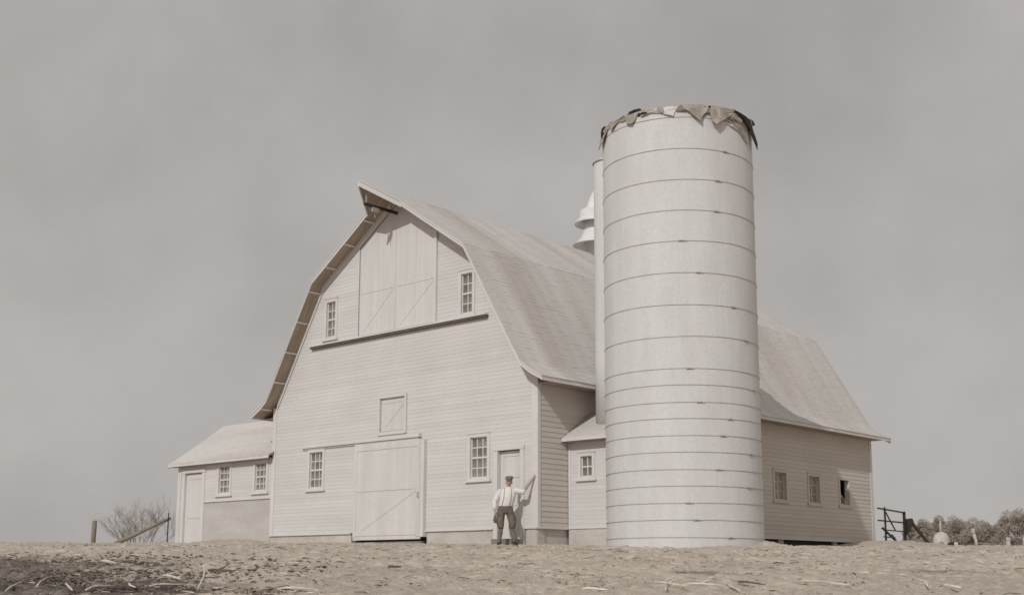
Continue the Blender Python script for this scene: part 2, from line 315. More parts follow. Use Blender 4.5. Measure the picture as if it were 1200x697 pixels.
OPR = [(11.88-c, 12.64+c, 1.8-c, 2.71+c), (14.16-c, 14.9+c, 1.8-c, 2.71+c), (16.38-c, 17.06+c, 1.82-c, 2.71+c), (L-.17, L+.1, .5, 4.7), (-.1, .085, .5, 4.7)]
RT.clapboards(barn, ZS, 4.62, lambda z: (0, L), OPR, .14, M['siding_shaded'], lap=.016)
# inner boarding behind the clapboards (closed shell, one opening where the window stands open)
def shell(mb, wall, u0, u1, z0, z1, hole=None, d0=-.12, d1=-.085):
    if hole is None: return wall.box(mb, u0, u1, d0, d1, z0, z1)
    a, b, c_, d = hole
    wall.box(mb, u0, a, d0, d1, z0, z1); wall.box(mb, b, u1, d0, d1, z0, z1); wall.box(mb, a, b, d0, d1, z0, c_); wall.box(mb, a, b, d0, d1, d, z1)
mb = MB(); shell(mb, RT, .1, L-.1, .2, 4.5, (16.38, 17.06, 1.82, 2.71), -.19, -.155); mb.build('inner_boarding', M['dark'], barn)
gp = [(-W+.1, .2), (-.1, .2), (-.1, 4.6)]+[(XC+p[0]-.12, p[1]-.14) for p in PROF[4::-1]]+[(XC-p[0]+.12, p[1]-.14) for p in PROF[1:5]]+[(-W+.1, 4.6)]
MB().prism([(x, .17, z) for x, z in gp], (0, 0, 0), (0, .04, 0)).build('inner_boarding', M['dark'], barn)
# rear gable and the hidden left side
gp2 = [(-W, .1), (0, .1), (0, 4.6)]+[(XC+p[0]-.05, p[1]-.1) for p in PROF[4::-1]]+[(XC-p[0]+.05, p[1]-.1) for p in PROF[1:5]]+[(-W, 4.6)]
MB().prism([(x, L-.08, z) for x, z in gp2], (0, 0, 0), (0, .08, 0)).build('rear_wall', M['siding'], barn)
MB().box((-W, .02, .1), (-W+.08, L-.08, 4.6)).build('side_wall', M['siding'], barn)
# corner boards
mb = MB(); FR.box(mb, -.20, .021, -.05, .028, ZS, 4.62); RT.box(mb, -.026, .085, -.05, .026, ZS, 4.6); mb.build('corner_board', M['trim'], barn)
mb = MB(); FR.box(mb, -W-.02, -W+.16, -.05, .028, ZS, 4.62); mb.build('corner_board', M['trim'], barn)
mb = MB(); RT.box(mb, L-.17, L+.02, -.05, .028, ZS, 4.6); mb.build('corner_board', M['trim'], barn)
# foundation and water table
for a, b in ((-W+.02, -7.42), (-4.16, -1.60), (-.42, -.02)):
    FR.box(MB(), a, b, -.3, -.012, -.6, ZS-.03).build('foundation', M['concrete'], barn)
    FR.box(MB(), a-.02, b+.02, -.05, .045, ZS-.035, ZS+.004).build('water_table', M['trim'], barn)
RT.box(MB(), -.0, 3.3, -.35, -.05, -.6, ZS-.03).build('foundation', M['concrete'], barn)
RT.box(MB(), 3.3, L, -.75, -.62, -.9, ZS-.03).build('inner_boarding', M['dark'], barn); RT.box(MB(), 3.3, L, -.62, -.12, ZS-.06, ZS-.03).build('recess_shade_top', M['dark'], barn)  # dark sheets lining the open gap below the sill, its shade in their colour
for yy in (8.6, 12.2, 15.9, 18.6): RT.box(MB(), yy, yy+.3, -.5, -.08, -.6, ZS-.036).build('foundation_pier', M['concrete'], barn)
RT.box(MB(), .0, 1.22, -.05, .05, ZS-.035, ZS+.004).build('water_table', M['trim'], barn)
RT.box(MB(), 3.4, L, -.05, .04, ZS-.035, ZS+.004).build('water_table', M['trim'], barn)
# windows
FR.window(barn, -9.47, -8.84, 1.94, 3.05, 3, 2); FR.window(barn, -2.45, -1.81, 1.90, 3.02, 3, 2)
FR.window(barn, -2.87, -2.43, 6.56, 7.71, 2, 2); FR.window(barn, -8.85, -8.42, 6.63, 7.76, 2, 2)
for a, b in ((11.88, 12.64), (14.16, 14.9)):
    RT.window(barn, a, b, 1.8, 2.71, 2, 3, False, .15, .09, M['glass_pale'], mu=.025, paint='siding_shaded')
tag(barn.children[-1], None)
a, b, c0, d0 = 16.38, 17.06, 1.82, 2.71                  # third window: the sash is tipped inwards
mb = MB(); B = lambda *k: RT.box(mb, *k)
B(a-.09, a, -.155, .034, c0-.06, d0+.09); B(b, b+.09, -.155, .034, c0-.06, d0+.09); B(a, b, -.155, .036, d0, d0+.09); B(a, b, -.155, .03, c0-.06, c0)
w3 = mb.build('window', M['siding_shaded'], barn); w3['label'] = 'open window with its sash tipped inwards'
RT.box(MB(), a-.15, b+.15, 0, .075, c0-.11, c0-.06).build('sill', M['siding_shaded'], w3)
mb = MB(); lo = lambda u, k, off=0: RT.P(u, -.10-.34*k+off, c0+.02+.62*k)
for u in (a+.02, b-.02): mb.beam(lo(u, 0), lo(u, 1), .035, .035)
for k in (0, .5, 1): mb.beam(lo(a+.02, k), lo(b-.02, k), .035, .035)
mb.build('sash', M['trim'], w3)
mb = MB(); mb.add([lo(a+.03, .02), lo(b-.03, .02), lo(b-.03, .98), lo(a+.03, .98), lo(a+.03, .02, -.012), lo(b-.03, .02, -.012), lo(b-.03, .98, -.012), lo(a+.03, .98, -.012)], [(0, 1, 2, 3), (4, 7, 6, 5), (0, 4, 5, 1), (1, 5, 6, 2), (2, 6, 7, 3), (3, 7, 4, 0)])
mb.build('glass_pane', M['glass'], w3)
# long drip ledge under the hay doors
mb = MB(); FR.box(mb, -9.52, -1.80, -.02, .15, 6.395, 6.44); lg = mb.build('ledge', M['trim'], barn)
FR.box(MB(), -9.52, -1.80, -.02, .12, 6.335, 6.394).build('ledge_shade_strip', M['rail'], lg)  # dark strip added under the ledge; its colour stands for the ledge's shadow
# hay doors: two leaves reaching up under the roof
def leaf(u0, u1):
    um = (u0+u1)/2; mb = MB()
    for a, b in ((u0-.01, um-.003), (um+.003, u1-.003)):
        za, zb = roof_z(a-XC)-.14, roof_z(b-XC)-.14
        pts = [(a, 6.45), (b, 6.45), (b, zb)]
        if a < XC-3.36 < b: pts.append((XC-3.36, 8.2))
        pts.append((a, za)); mb.prism([FR.P(u, -.075, z) for u, z in pts], (0, 0, 0), (0, -.035, 0))
    o = mb.build('hay_door', M['door'], barn); d0, d1 = -.042, -.030
    FR.box(MB(), u0+.07, u1-.07, d0, d1, 7.80, 7.90).build('batten', M['door'], o)
    FR.box(MB(), u0+.07, u1-.07, d0, d1, 6.50, 6.60).build('batten', M['door'], o)
    MB().beam(FR.P(u0+.14, -.036, 6.61), FR.P(u1-.14, -.036, 7.79), .11, .012, (0, -1, 0)).build('brace', M['door'], o)
    return o
leaf(-7.33, -5.70); leaf(-5.70, -3.95)
mb = MB(); FR.box(mb, -3.95, -3.85, -.09, .075, 6.44, roof_z(-3.85-XC)-.14); mb.build('door_jamb', M['trim'], barn)
mb = MB(); FR.box(mb, -7.42, -7.33, -.09, .0, 6.44, roof_z(-7.42-XC)-.16); mb.build('door_jamb', M['trim'], barn)
# loft door
o = FR.box(MB(), -6.23, -5.12, -.08, -.045, 3.42, 4.45).build('loft_door', M['door'], barn)
FR.box(MB(), -6.20, -5.15, -.045, -.034, 4.30, 4.40).build('batten', M['door'], o); FR.box(MB(), -6.20, -5.15, -.045, -.034, 3.47, 3.57).build('batten', M['door'], o)
MB().beam(FR.P(-6.1, -.041, 3.58), FR.P(-5.25, -.041, 4.29), .09, .012, (0, -1, 0)).build('brace', M['door'], o)
mb = MB(); FR.box(mb, -5.12, -5.04, -.09, .06, 3.36, 4.53); FR.box(mb, -6.30, -5.12, -.09, .045, 3.35, 3.415); FR.box(mb, -6.30, -5.12, -.09, .03, 4.452, 4.52); FR.box(mb, -6.31, -6.235, -.09, .024, 3.42, 4.45)
mb.build('door_casing', M['trim'], barn)
# big sliding door on its track
D0, D1 = .045, .085
o = FR.box(MB(), -7.26, -4.36, .04, D0+.03, .30, 3.14).build('sliding_door', M['door'], barn); DF = D0+.03
for z0, z1 in ((2.93, 3.06), (1.72, 1.85), (.42, .56)): FR.box(MB(), -7.18, -4.44, DF, DF+.015, z0, z1).build('batten', M['door'], o)
for u in (-7.25, -4.49): FR.box(MB(), u, u+.12, DF, DF+.017, .38, 3.12).build('batten', M['door'], o)
MB().beam(FR.P(-7.0, DF+.004, .57), FR.P(-4.56, DF+.004, 1.71), .12, .014, (0, -1, 0)).build('brace', M['door'], o)
MB().beam(FR.P(-4.56, DF+.001, .57), FR.P(-7.0, DF+.001, 1.71), .10, .008, (0, -1, 0)).build('brace', M['door'], o)
MB().tube([FR.P(-4.42, DF+.03, 1.62), FR.P(-4.42, DF+.07, 1.60), FR.P(-4.42, DF+.07, 1.48), FR.P(-4.42, DF+.03, 1.46)], .012, 6).build('handle', M['iron'], o)
mb = MB(); FR.box(mb, -9.82, -4.46, .0, .10, 3.19, 3.25); FR.box(mb, -9.8, -4.5, .0, .05, 3.145, 3.188); FR.box(mb, -4.46, -4.41, .0, .13, 3.19, 3.30); mb.build('door_track', M['trim'], barn)
mb = MB(); FR.box(mb, -4.32, -4.18, -.09, .13, .36, 3.10); mb.build('door_jamb', M['trim'], barn)
FR.box(MB(), -7.28, -4.34, -.12, .03, -.3, .24).build('threshold', M['greywood'], barn)
FR.box(MB(), -7.28, -4.30, -.09, .0, .33, 3.15).build('inner_boarding', M['dark'], barn)
# small door
o = FR.box(MB(), -1.42, -.60, -.15, -.11, .22, 2.58).build('door', M['door'], barn)
mb = MB()
for z0, z1 in ((.24, .42), (1.12, 1.30), (1.86, 2.0), (2.44, 2.57)): FR.box(mb, -1.30, -.72, -.11, -.095, z0, z1)
for u in (-1.41, -.72): FR.box(mb, u, u+.11, -.11, -.097, .23, 2.57)
mb.build('door_rails', M['door'], o)
MB().lathe(FR.P(-.67, -.07, 1.2), [(.0, 0), (.025, .01), (.03, .03), (.02, .05), (0, .055)], 10).build('door_knob', M['iron'], o)
mb = MB(); FR.box(mb, -1.56, -1.42, -.16, .034, .2, 2.60); FR.box(mb, -.60, -.46, -.16, .034, .2, 2.60); FR.box(mb, -1.58, -.44, -.16, .05, 2.60, 2.72); mb.build('door_casing', M['trim'], barn)
FR.box(MB(), -1.6, -.44, -.2, .03, -.4, .2).build('threshold', M['concrete'], barn)

# roof deck, fascias, soffit
Y0, Y1 = -RK, L+.5
def deck(sgn):
    mb = MB(); n = len(PROF)
    for (a0, z0), (a1, z1) in zip(PROF[:-1], PROF[1:]):
        d = Vector((a1-a0, z1-z0)).normalized(); nx, nzz = -d.y*.0, 0
        mb.hexa([(XC+sgn*a0, Y0, z0-.075), (XC+sgn*a1, Y0, z1-.075), (XC+sgn*a1, Y1, z1-.075), (XC+sgn*a0, Y1, z0-.075), (XC+sgn*a0, Y0, z0), (XC+sgn*a1, Y0, z1), (XC+sgn*a1, Y1, z1), (XC+sgn*a0, Y1, z0)])
    return mb.build('roof_deck', M['raw'], barn)
deckR = deck(1); deckL = deck(-1)
def shingles(sgn, prof, y0, y1, xc, parent, expo=.135, name='shingles', wmin=.16, wmax=.34, axis='y', base=0):
    """overlapping courses laid along the slope, every shingle with its own butt"""
    pts = [Vector((a, z)) for a, z in prof]; seg = [(pts[i+1]-pts[i]).length for i in range(len(pts)-1)]; tot = sum(seg)
    def at(sv_):
        sv_ = max(0, min(tot, sv_))
        for i, l_ in enumerate(seg):
            if sv_ <= l_ or i == len(seg)-1:
                d = (pts[i+1]-pts[i])/l_; return pts[i]+d*sv_, Vector((-d.y, d.x)) if d.x < 0 else Vector((-d.y, d.x))
            sv_ -= l_
    mb = MB(); nc = int(tot/expo)
    def P3(p, y): return (xc+sgn*p.x, y, p.y) if axis == 'y' else (y, xc+sgn*p.x, p.y)
    for k in range(nc+1):
        s1 = min(tot+.03, (k+1)*expo); s0 = k*expo
        y = y0
        while y < y1-.01:
            y2 = min(y1, y+random.uniform(wmin, wmax)); j = random.uniform(-.012, .012) if k < nc else random.uniform(0, .015)
            p0, n0 = at(s0); p1, n1_ = at(s1+j)
            if s1+j > tot: p1 = p1+(pts[-1]-pts[-2]).normalized()*(s1+j-tot)
            if n0.y < 0: n0 = -n0
            if n1_.y < 0: n1_ = -n1_
            up = .002+random.uniform(0, .004)
            a = p0+n0*.004; b_ = p1+n1_*up; c_ = p1+n1_*.001
            mb.add([P3(a, y), P3(a, y2), P3(b_, y2), P3(b_, y), P3(c_, y2), P3(c_, y)], [(0, 1, 2, 3), (3, 2, 4, 5)])
            y = y2
    return mb.build(name, M['shingle'], parent, kind='stuff')
shingles(1, PROF, Y0-.03, Y1+.02, XC, barn); shingles(-1, PROF, Y0-.03, Y1+.02, XC, barn)
MB().prism([(XC+a, -.5, z) for a, z in ((-.11, 10.607), (0, 10.682), (.11, 10.607), (.11, 10.592), (0, 10.66), (-.11, 10.592))], (0, 0, 0), (0, Y1+.52, 0)).build('ridge_cap', M['shingle'], barn)
# rake boards
def rake(sgn, y0, y1, drop0, drop1, start=0., name='rake_board', m='trim', end=9):
    pr_ = [(start, roof_z(start))]+[p for p in PROF if start+.01 < p[0] < end]
    mb = MB()
    for (a0, z0), (a1, z1) in zip(pr_[:-1], pr_[1:]):
        mb.hexa([(XC+sgn*a0, y0, z0-drop1), (XC+sgn*a1, y0, z1-drop1), (XC+sgn*a1, y1, z1-drop1), (XC+sgn*a0, y1, z0-drop1), (XC+sgn*a0, y0, z0-drop0), (XC+sgn*a1, y0, z1-drop0), (XC+sgn*a1, y1, z1-drop0), (XC+sgn*a0, y1, z0-drop0)])
    return mb.build(name, M[m], barn)
for sg in (1, -1):
    rake(sg, Y0-.028, Y0, .028, .115, .73); rake(sg, Y0-.05, Y0, -.008, .026, .73, 'rake_mould')
    rake(sg, Y1, Y1+.028, .02, .20)
    rake(sg, -.045, -.018, .075, .30, .0, 'frieze_board', 'trim', 5.6)
    xe = XC+sg*6.27
    MB().hexa([(xe-sg*.02, Y0-.03, 4.275), (xe+sg*.012, Y0-.03, 4.275), (xe+sg*.012, Y1+.03, 4.275), (xe-sg*.02, Y1+.03, 4.275), (xe-sg*.02, Y0-.03, 4.385), (xe+sg*.012, Y0-.03, 4.385), (xe+sg*.012, Y1+.03, 4.385), (xe-sg*.02, Y1+.03, 4.385)]).build('eave_fascia', M['trim'], barn)
    # level soffit under the eave
    xa, xb = sorted((XC+sg*5.74, xe-sg*.03)); MB().box((xa, -.03, 4.29), (xb, L+.05, 4.315)).build('soffit_board', M['raw'], barn)
    # lookout blocks under the overhang of the rake
    tot = 0; s_next = 1.15
    for (a0, z0), (a1, z1) in zip(PROF[:-1], PROF[1:]):
        ln = math.hypot(a1-a0, z1-z0)
        while s_next < tot+ln and s_next < 8.75:
            k = (s_next-tot)/ln; a_ = a0+(a1-a0)*k; z_ = z0+(z1-z0)*k; d = Vector(((a1-a0)*sg, 0, z1-z0)).normalized(); nn = Vector((-d.z*sg, 0, d.x*sg)); nn = nn if nn.z > 0 else -nn
            cpos = Vector((XC+sg*a_, 0, z_-.075))-nn*.018
            MB().beam(cpos+Vector((0, Y0+.003, 0)), cpos+Vector((0, -.05, 0)), .055, .036, nn).build('lookout', M['trim'], barn)
            s_next += 1.06
        tot += ln
# hay hood: the ridge runs out over the hay doors and tapers back to the rakes
tip = Vector((XC, -1.5, 10.74)); h = .73; zb = roof_z(h)
for sg in (1, -1):
    base = Vector((XC+sg*h, Y0, zb)); top = Vector((XC, Y0, 10.67)); dn = Vector((0, 0, -.075))
    o = MB().add([tip, base, top, tip+dn, base+dn, top+dn], [(0, 1, 2), (3, 5, 4), (0, 3, 4, 1), (1, 4, 5, 2), (2, 5, 3, 0)]).build('hood_deck', M['raw'], barn)
    up = Vector((0, 0, .022)); k = Vector((sg*.02, -.02, 0))
    MB().add([tip+up+k, base+up+k, top+up, tip+k, base+k, top], [(0, 1, 2), (0, 3, 4, 1), (1, 4, 5, 2), (3, 5, 4), (2, 5, 3, 0)]).build('hood_shingles', M['shingle'], barn)
    d = (base-tip).normalized(); n_ = Vector((d.y, -d.x, 0)).normalized(); n_ = n_ if n_.y < 0 else -n_
    n_ = n_*.028
    for nm, up_, lo_ in (('hood_fascia', -.018, -.17), ('hood_mould', .016, -.016)):
        n2_ = n_*(1.8 if nm == 'hood_mould' else 1)
        MB().hexa([tip+Vector((0, 0, lo_)), base+Vector((0, 0, lo_)), base+n2_+Vector((0, 0, lo_)), tip+n2_+Vector((0, 0, lo_)), tip+Vector((0, 0, up_)), base+Vector((0, 0, up_)), base+n2_+Vector((0, 0, up_)), tip+n2_+Vector((0, 0, up_))]).build(nm, M['trim'], barn)
ht = MB().box((XC-.03, -1.28, 10.05), (XC+.03, .1, 10.13)).build('hay_track', M['darkwood'], barn)
mb = MB(); mb.box((XC-.05, -.98, 9.93), (XC+.05, -.72, 10.05)); mb.tube([(XC, -.85, 9.93), (XC, -.85, 9.75)], .012, 6)
mb.build('hay_trolley', M['iron'], ht)
for y in (-1.2, -.2): MB().beam((XC, y, 10.12), (XC, y, 10.6), .03, .03).build('hanger', M['iron'], ht)
# sheet metal ventilator on the ridge
vc = (XC, 9.72, 10.2)
v = MB().lathe(vc, [(.42, 0), (.42, .92), (.44, .90), (.84, .80), (.86, .83), (.74, .90), (.56, 1.12), (.44, 1.42), (.42, 1.85)], 36).build('ventilator', M['metal_white'], barn, True)
MB().lathe(vc, [(.43, 1.84), (.46, 1.80), (.77, 1.60), (.79, 1.62), (.70, 1.76), (.60, 1.84), (.58, 2.12), (.40, 2.17)], 36).build('vent_skirt', M['metal_white'], v, True)
MB().lathe(vc, [(.40, 2.16), (.37, 2.2), (.24, 2.6), (.10, 2.86), (.03, 2.92), (.02, 3.1), (0, 3.11)], 36).build('vent_cone', M['metal_white'], v, True)

# ------------------------------------------------------------------ entry between barn and silo
sh = thing('feed_room', 'small white gabled entry squeezed between barn side and silo', 'shed', (.6, 2.25, .05))
EF = Wall((0, 1.24, 0), (1, 0, 0), (0, -1, 0))
EF.clapboards(sh, ZS, 2.92, lambda z: (.03, 1.5), [(.45-c, .84+c, 1.87-c, 2.42+c), (-.1, .10, .5, 3)])
EF.window(sh, .45, .84, 1.87, 2.42, 2, 2, False, .08, .09, mu=.035)
mb = MB(); EF.box(mb, .03, .10, -.05, .026, ZS, 2.9); mb.build('corner_board', M['trim'], sh)
EF.box(MB(), .025, 1.5, -.3, .012, -.5, ZS-.02).build('foundation', M['concrete'], sh); EF.box(MB(), .03, 1.5, -.05, .04, ZS-.019, ZS+.003).build('water_table', M['trim'], sh)
MB().box((.03, 1.36, .1), (1.5, 3.2, 2.9)).build('inner_boarding', M['dark'], sh)
EP = [(0, 3.70), (1.32, 2.89)]
for sg in (1, -1):
    (a0, z0), (a1, z1) = EP
    mb = MB(); mb.hexa([(.03, 2.25+sg*a0, z0-.06), (1.75, 2.25+sg*a0, z0-.06), (1.75, 2.25+sg*a1, z1-.06), (.03, 2.25+sg*a1, z1-.06), (.03, 2.25+sg*a0, z0), (1.75, 2.25+sg*a0, z0), (1.75, 2.25+sg*a1, z1), (.03, 2.25+sg*a1, z1)]); mb.build('roof', M['raw'], sh)
    shingles(sg, EP, .03, 1.5 if sg < 0 else 1.3, 2.25, sh, .13, 'shingles', .1, .2, 'x')
    ye = 2.25+sg*1.32; a_, b_ = sorted((ye, ye+sg*.025)); MB().box((.03, a_, 2.815), (1.6, b_, 2.885)).build('eave_fascia', M['trim'], sh)
MB().box((.03, .95, 2.80), (1.5, 1.22, 2.812)).build('soffit_board', M['raw'], sh)

# ------------------------------------------------------------------ low wing on the left
an = thing('side_wing', 'low white wing with shingled roof at the left end of the barn', 'outbuilding', (-14.1, 2, .3))
AXL, AXR, ZB = -16.82, -W-.02, 1.74
OPA = [(-14.36-c, -13.75+c, 1.98-c, 2.89+c), (-12.33-c, -11.73+c, 1.98-c, 2.89+c), (-16.45, -15.30, .2, 2.8), (AXL-.1, -16.66, .2, 3)]
AF = Wall((0, .02, 0), (1, 0, 0), (0, -1, 0))
AF.clapboards(an, ZB, 3.05, lambda z: (AXL, AXR), OPA); 
AF.window(an, -14.36, -13.75, 1.98, 2.89, 3, 2); AF.window(an, -12.33, -11.73, 1.98, 2.89, 3, 2)
AF.box(MB(), -15.18, AXR, -.3, .006, -.3, ZB-.03).build('lower_wall', M['stucco'], an); AF.box(MB(), -15.18, AXR, -.02, .05, ZB-.03, ZB+.005).build('water_table', M['trim'], an)
mb = MB(); AF.box(mb, AXL-.02, -16.64, -.05, .028, .1, 3.03); mb.build('corner_board', M['trim'], an)
AF.clapboards(an, .28, ZB, lambda z: (-16.64, -16.56), [])
o = AF.box(MB(), -16.40, -15.36, -.10, -.06, .25, 2.74).build('door', M['door'], an)
for z0, z1 in ((.3, .48), (1.2, 1.36), (2.54, 2.7)): AF.box(MB(), -16.28, -15.48, -.06, -.045, z0, z1).build('batten', M['door'], o)
mb = MB(); AF.box(mb, -16.56, -16.40, -.11, .034, .1, 2.76); AF.box(mb, -15.36, -15.18, -.11, .034, .1, 2.76); AF.box(mb, -16.58, -15.16, -.11, .05, 2.76, 2.88); mb.build('door_casing', M['trim'], an)
AF.box(MB(), -16.56, -15.2, -.14, .02, -.3, .24).build('threshold', M['concrete'], an)
MB().box((AXL+.02, .17, .0), (AXR, 3.96, 3.0)).build('inner_boarding', M['dark'], an)
MB().prism([(AXL, .04, -.2), (AXL, 3.98, -.2), (AXL, 3.98, 3.05), (AXL, 2.0, 4.5), (AXL, .04, 3.05)], (0, 0, 0), (.018, 0, 0)).build('end_wall', M['siding'], an)
AP = [(0, 4.66), (1.2, 3.80), (2.0, 3.24), (2.24, 3.10)]
for sg in (1, -1):
    mb = MB()
    for (a0, z0), (a1, z1) in zip(AP[:-1], AP[1:]):
        mb.hexa([(-17.1, 2+sg*a0, z0-.06), (-11.3, 2+sg*a0, z0-.06), (-11.3, 2+sg*a1, z1-.06), (-17.1, 2+sg*a1, z1-.06), (-17.1, 2+sg*a0, z0), (-11.3, 2+sg*a0, z0), (-11.3, 2+sg*a1, z1), (-17.1, 2+sg*a1, z1)])
    mb.build('roof', M['raw'], an)
    shingles(sg, AP, -17.13, -11.3, 2, an, .14, 'shingles', .14, .3, 'x')
    ye = 2+sg*2.24; a_, b_ = sorted((ye, ye+sg*.025)); MB().box((-17.12, a_, 2.995), (-11.3, b_, 3.085)).build('eave_fascia', M['trim'], an)
    mb = MB()
    for (a0, z0), (a1, z1) in zip(AP[:-1], AP[1:]):
        mb.hexa([(-17.13, 2+sg*a0, z0-.15), (-17.1, 2+sg*a0, z0-.15), (-17.1, 2+sg*a1, z1-.15), (-17.13, 2+sg*a1, z1-.15), (-17.13, 2+sg*a0, z0), (-17.1, 2+sg*a0, z0), (-17.1, 2+sg*a1, z1), (-17.13, 2+sg*a1, z1)])
    mb.build('rake_board', M['trim'], an)
MB().box((-17.05, -.2, 2.99), (-11.35, -.01, 3.0)).build('soffit_board', M['raw'], an)
v = MB().lathe((-14.0, 2, 4.4), [(.19, 0), (.19, .92)], 20).build('ventilator', M['metal_white'], an, True)
MB().lathe((-14.0, 2, 4.4), [(.19, .9), (.31, .93), (.31, .97), (.12, 1.13), (0, 1.17)], 20).build('vent_cap', M['metal_white'], v, True)

# ------------------------------------------------------------------ silo
SC = Vector((3.0, 2.3, 0)); SR = 2.0; ST = 11.02
silo = thing('silo', 'tall whitewashed stave silo bound with iron hoops and ragged felt rim', 'silo', (SC.x, SC.y, 0))
mb = MB(); NS = 52; ring = []
for i in range(NS):
    j = random.uniform(-.0012, .0012)
    for f_, dr in ((.03, 0), (.25, .0004), (.5, .0006), (.75, .0004), (.97, 0), (.999, -.0012)):
        ring.append((2*math.pi*(i+f_)/NS, SR+dr+(j if f_ < .99 else 0)))
n = len(ring); zz = [-.6, 0, 3, 6, 9, ST]
for z in zz: 
    for a, r in ring: mb.v.append((SC.x+r*math.cos(a), SC.y+r*math.sin(a), z))
for z in (ST, -.6):
    for a, r in ring: mb.v.append((SC.x+(r-.14)*math.cos(a), SC.y+(r-.14)*math.sin(a), z))
for k in range(len(zz)+1):
    for j in range(n): mb.f.append((k*n+j, k*n+(j+1) % n, (k+1)*n+(j+1) % n, (k+1)*n+j))
mb.build('stave_wall', M['silo'], silo)
ZH = [10.81, 9.98, 9.17, 8.36, 7.56, 6.74, 5.93, 5.12, 4.32, 3.91, 3.49, 3.09, 2.67, 2.26, 1.84, 1.44, 1.03, .62, .21]
cam_ang = math.atan2(CAM.y-SC.y, CAM.x-SC.x)
for k, z in enumerate(ZH):
    ph = cam_ang+random.uniform(.0, 1.1); tilt = random.uniform(-.008, .008); tp = random.uniform(0, 6.28)
    pts = [(SC.x+(SR+.010)*math.cos(a), SC.y+(SR+.010)*math.sin(a), z+tilt*math.cos(a-tp)+.004*math.sin(3*a+tp)) for a in np.linspace(0, 2*math.pi, 97)]
    mb = MB().tube(pts, .006, 6, False)
    lug = Vector((SC.x+(SR+.02)*math.cos(ph), SC.y+(SR+.02)*math.sin(ph), z+tilt*math.cos(ph-tp))); tt = Vector((-math.sin(ph), math.cos(ph), 0))
    mb.beam(lug-tt*.06, lug+tt*.06, .026, .026); mb.tube([lug+tt*.05, lug+tt*.14+Vector((0, 0, -.01))], .008, 6)
    mb.build('hoop', M['iron'], silo, True)
# ladder chute on the side facing the barn
cc = Vector((SC.x-SR-.02, SC.y-.31, 0)); mb = MB()
rings = [((cc.x, cc.y, z), .50, .46) for z in (3.3, 5, 7, 9, 10.62)]+[((cc.x+.03, cc.y+.02, 10.72), .44, .40), ((cc.x+.12, cc.y+.1, 10.78), .25, .24)]
mb.loft(rings, 24); mb.build('ladder_chute', M['silo'], silo, True)
mb = MB()
for z in (10.63,): mb.tube([(cc.x+.515*math.cos(a), cc.y+.475*math.sin(a), z) for a in np.linspace(math.pi*.3, math.pi*1.7, 30)], .02, 6)
mb.build('chute_band', M['iron'], silo)
def flap(poly, m, off=.035, curl=.25, th=.018, lip=True, name='felt_flap'):
    """a torn sheet of felt hanging over the rim: (angle from the yard side, height) outline on the drum"""
    dense = []
    for i, (a, z) in enumerate(poly):
        a2, z2 = poly[(i+1) % len(poly)]
        for k in (0, .33, .66): dense.append((a+(a2-a)*k+random.uniform(-.008, .008), z+(z2-z)*k+random.uniform(-.012, .012)))
    zt = max(p[1] for p in poly); ca = sum(p[0] for p in dense)/len(dense); cz = sum(p[1] for p in dense)/len(dense)
    def P(a, z, o): 
        r = SR+off+curl*max(0, zt-z)**1.5+o+.02*math.sin(a*23+z*9); t = cam_ang+a; return (SC.x+r*math.cos(t), SC.y+r*math.sin(t), z)
    mb = MB(); n = len(dense); vs = [P(a, z, 0) for a, z in dense]+[P(a, z, -th) for a, z in dense]+[P(ca, cz, .025), P(ca, cz, .025-th)]
    mb.add(vs, [(i, (i+1) % n, 2*n) for i in range(n)]+[((i+1) % n, i, 2*n+1) for i in range(n)]+[(i, n+i, n+(i+1) % n, (i+1) % n) for i in range(n)])
    if lip:
        (a0, z0), (a1, z1) = poly[0], poly[1]
        def Q(a, z, r): t = cam_ang+a; return (SC.x+r*math.cos(t), SC.y+r*math.sin(t), z)
        k = 5; aa = [a0+(a1-a0)*i/k for i in range(k+1)]; zz_ = [z0+(z1-z0)*i/k for i in range(k+1)]
        for i in range(k):
            mb.hexa([Q(aa[i], ST+.0, SR-.22), Q(aa[i+1], ST, SR-.22), Q(aa[i+1], zz_[i+1]-.02, SR+off), Q(aa[i], zz_[i]-.02, SR+off), Q(aa[i], ST+.03, SR-.22), Q(aa[i+1], ST+.03, SR-.22), Q(aa[i+1], zz_[i+1]+.003, SR+off), Q(aa[i], zz_[i]+.003, SR+off)])
    return mb.build(name, m, silo)
fl, fd = M['felt'], M['feltdark']
for a0, a1 in ((-1.42, -1.05), (-1.04, -.62), (-.46, -.18), (-.02, .24), (.26, .62), (.58, .98), (.94, 1.34)):      # creased remains of the sheet along the rim
    k_ = 7; lo_ = [(a0+(a1-a0)*i/k_, 11.03-random.uniform(.02, .10)-(.06 if a0 > .2 else 0)) for i in range(k_, -1, -1)]
    flap([(a0, 11.09+random.uniform(0, .03)), (a1, 11.08+random.uniform(0, .03))]+lo_, fl if random.random() < .75 else M['greywood'], .022+random.uniform(0, .012), .1)
flap([(-1.38, 11.10), (-1.10, 11.08), (-1.16, 10.78), (-1.40, 10.60), (-1.48, 10.78)], fl)
flap([(-1.30, 11.13), (-1.18, 11.12), (-1.28, 10.86), (-1.34, 10.88)], fd, .06)
flap([(-1.08, 11.10), (-.72, 11.10), (-.82, 11.02), (-.98, 10.84)], fl)
flap([(-.68, 11.10), (-.44, 11.10), (-.46, 11.16), (-.56, 11.20), (-.66, 11.16), (-.60, 11.06)], fd, .03, .1, lip=False)
flap([(-.68, 11.08), (-.48, 11.06), (-.58, 10.80), (-.66, 10.84)], fl, .05)
flap([(-.50, 11.03), (-.33, 11.06), (-.33, 11.01), (-.50, 10.97)], fd, .03, .1, lip=False, name='rim_lath')
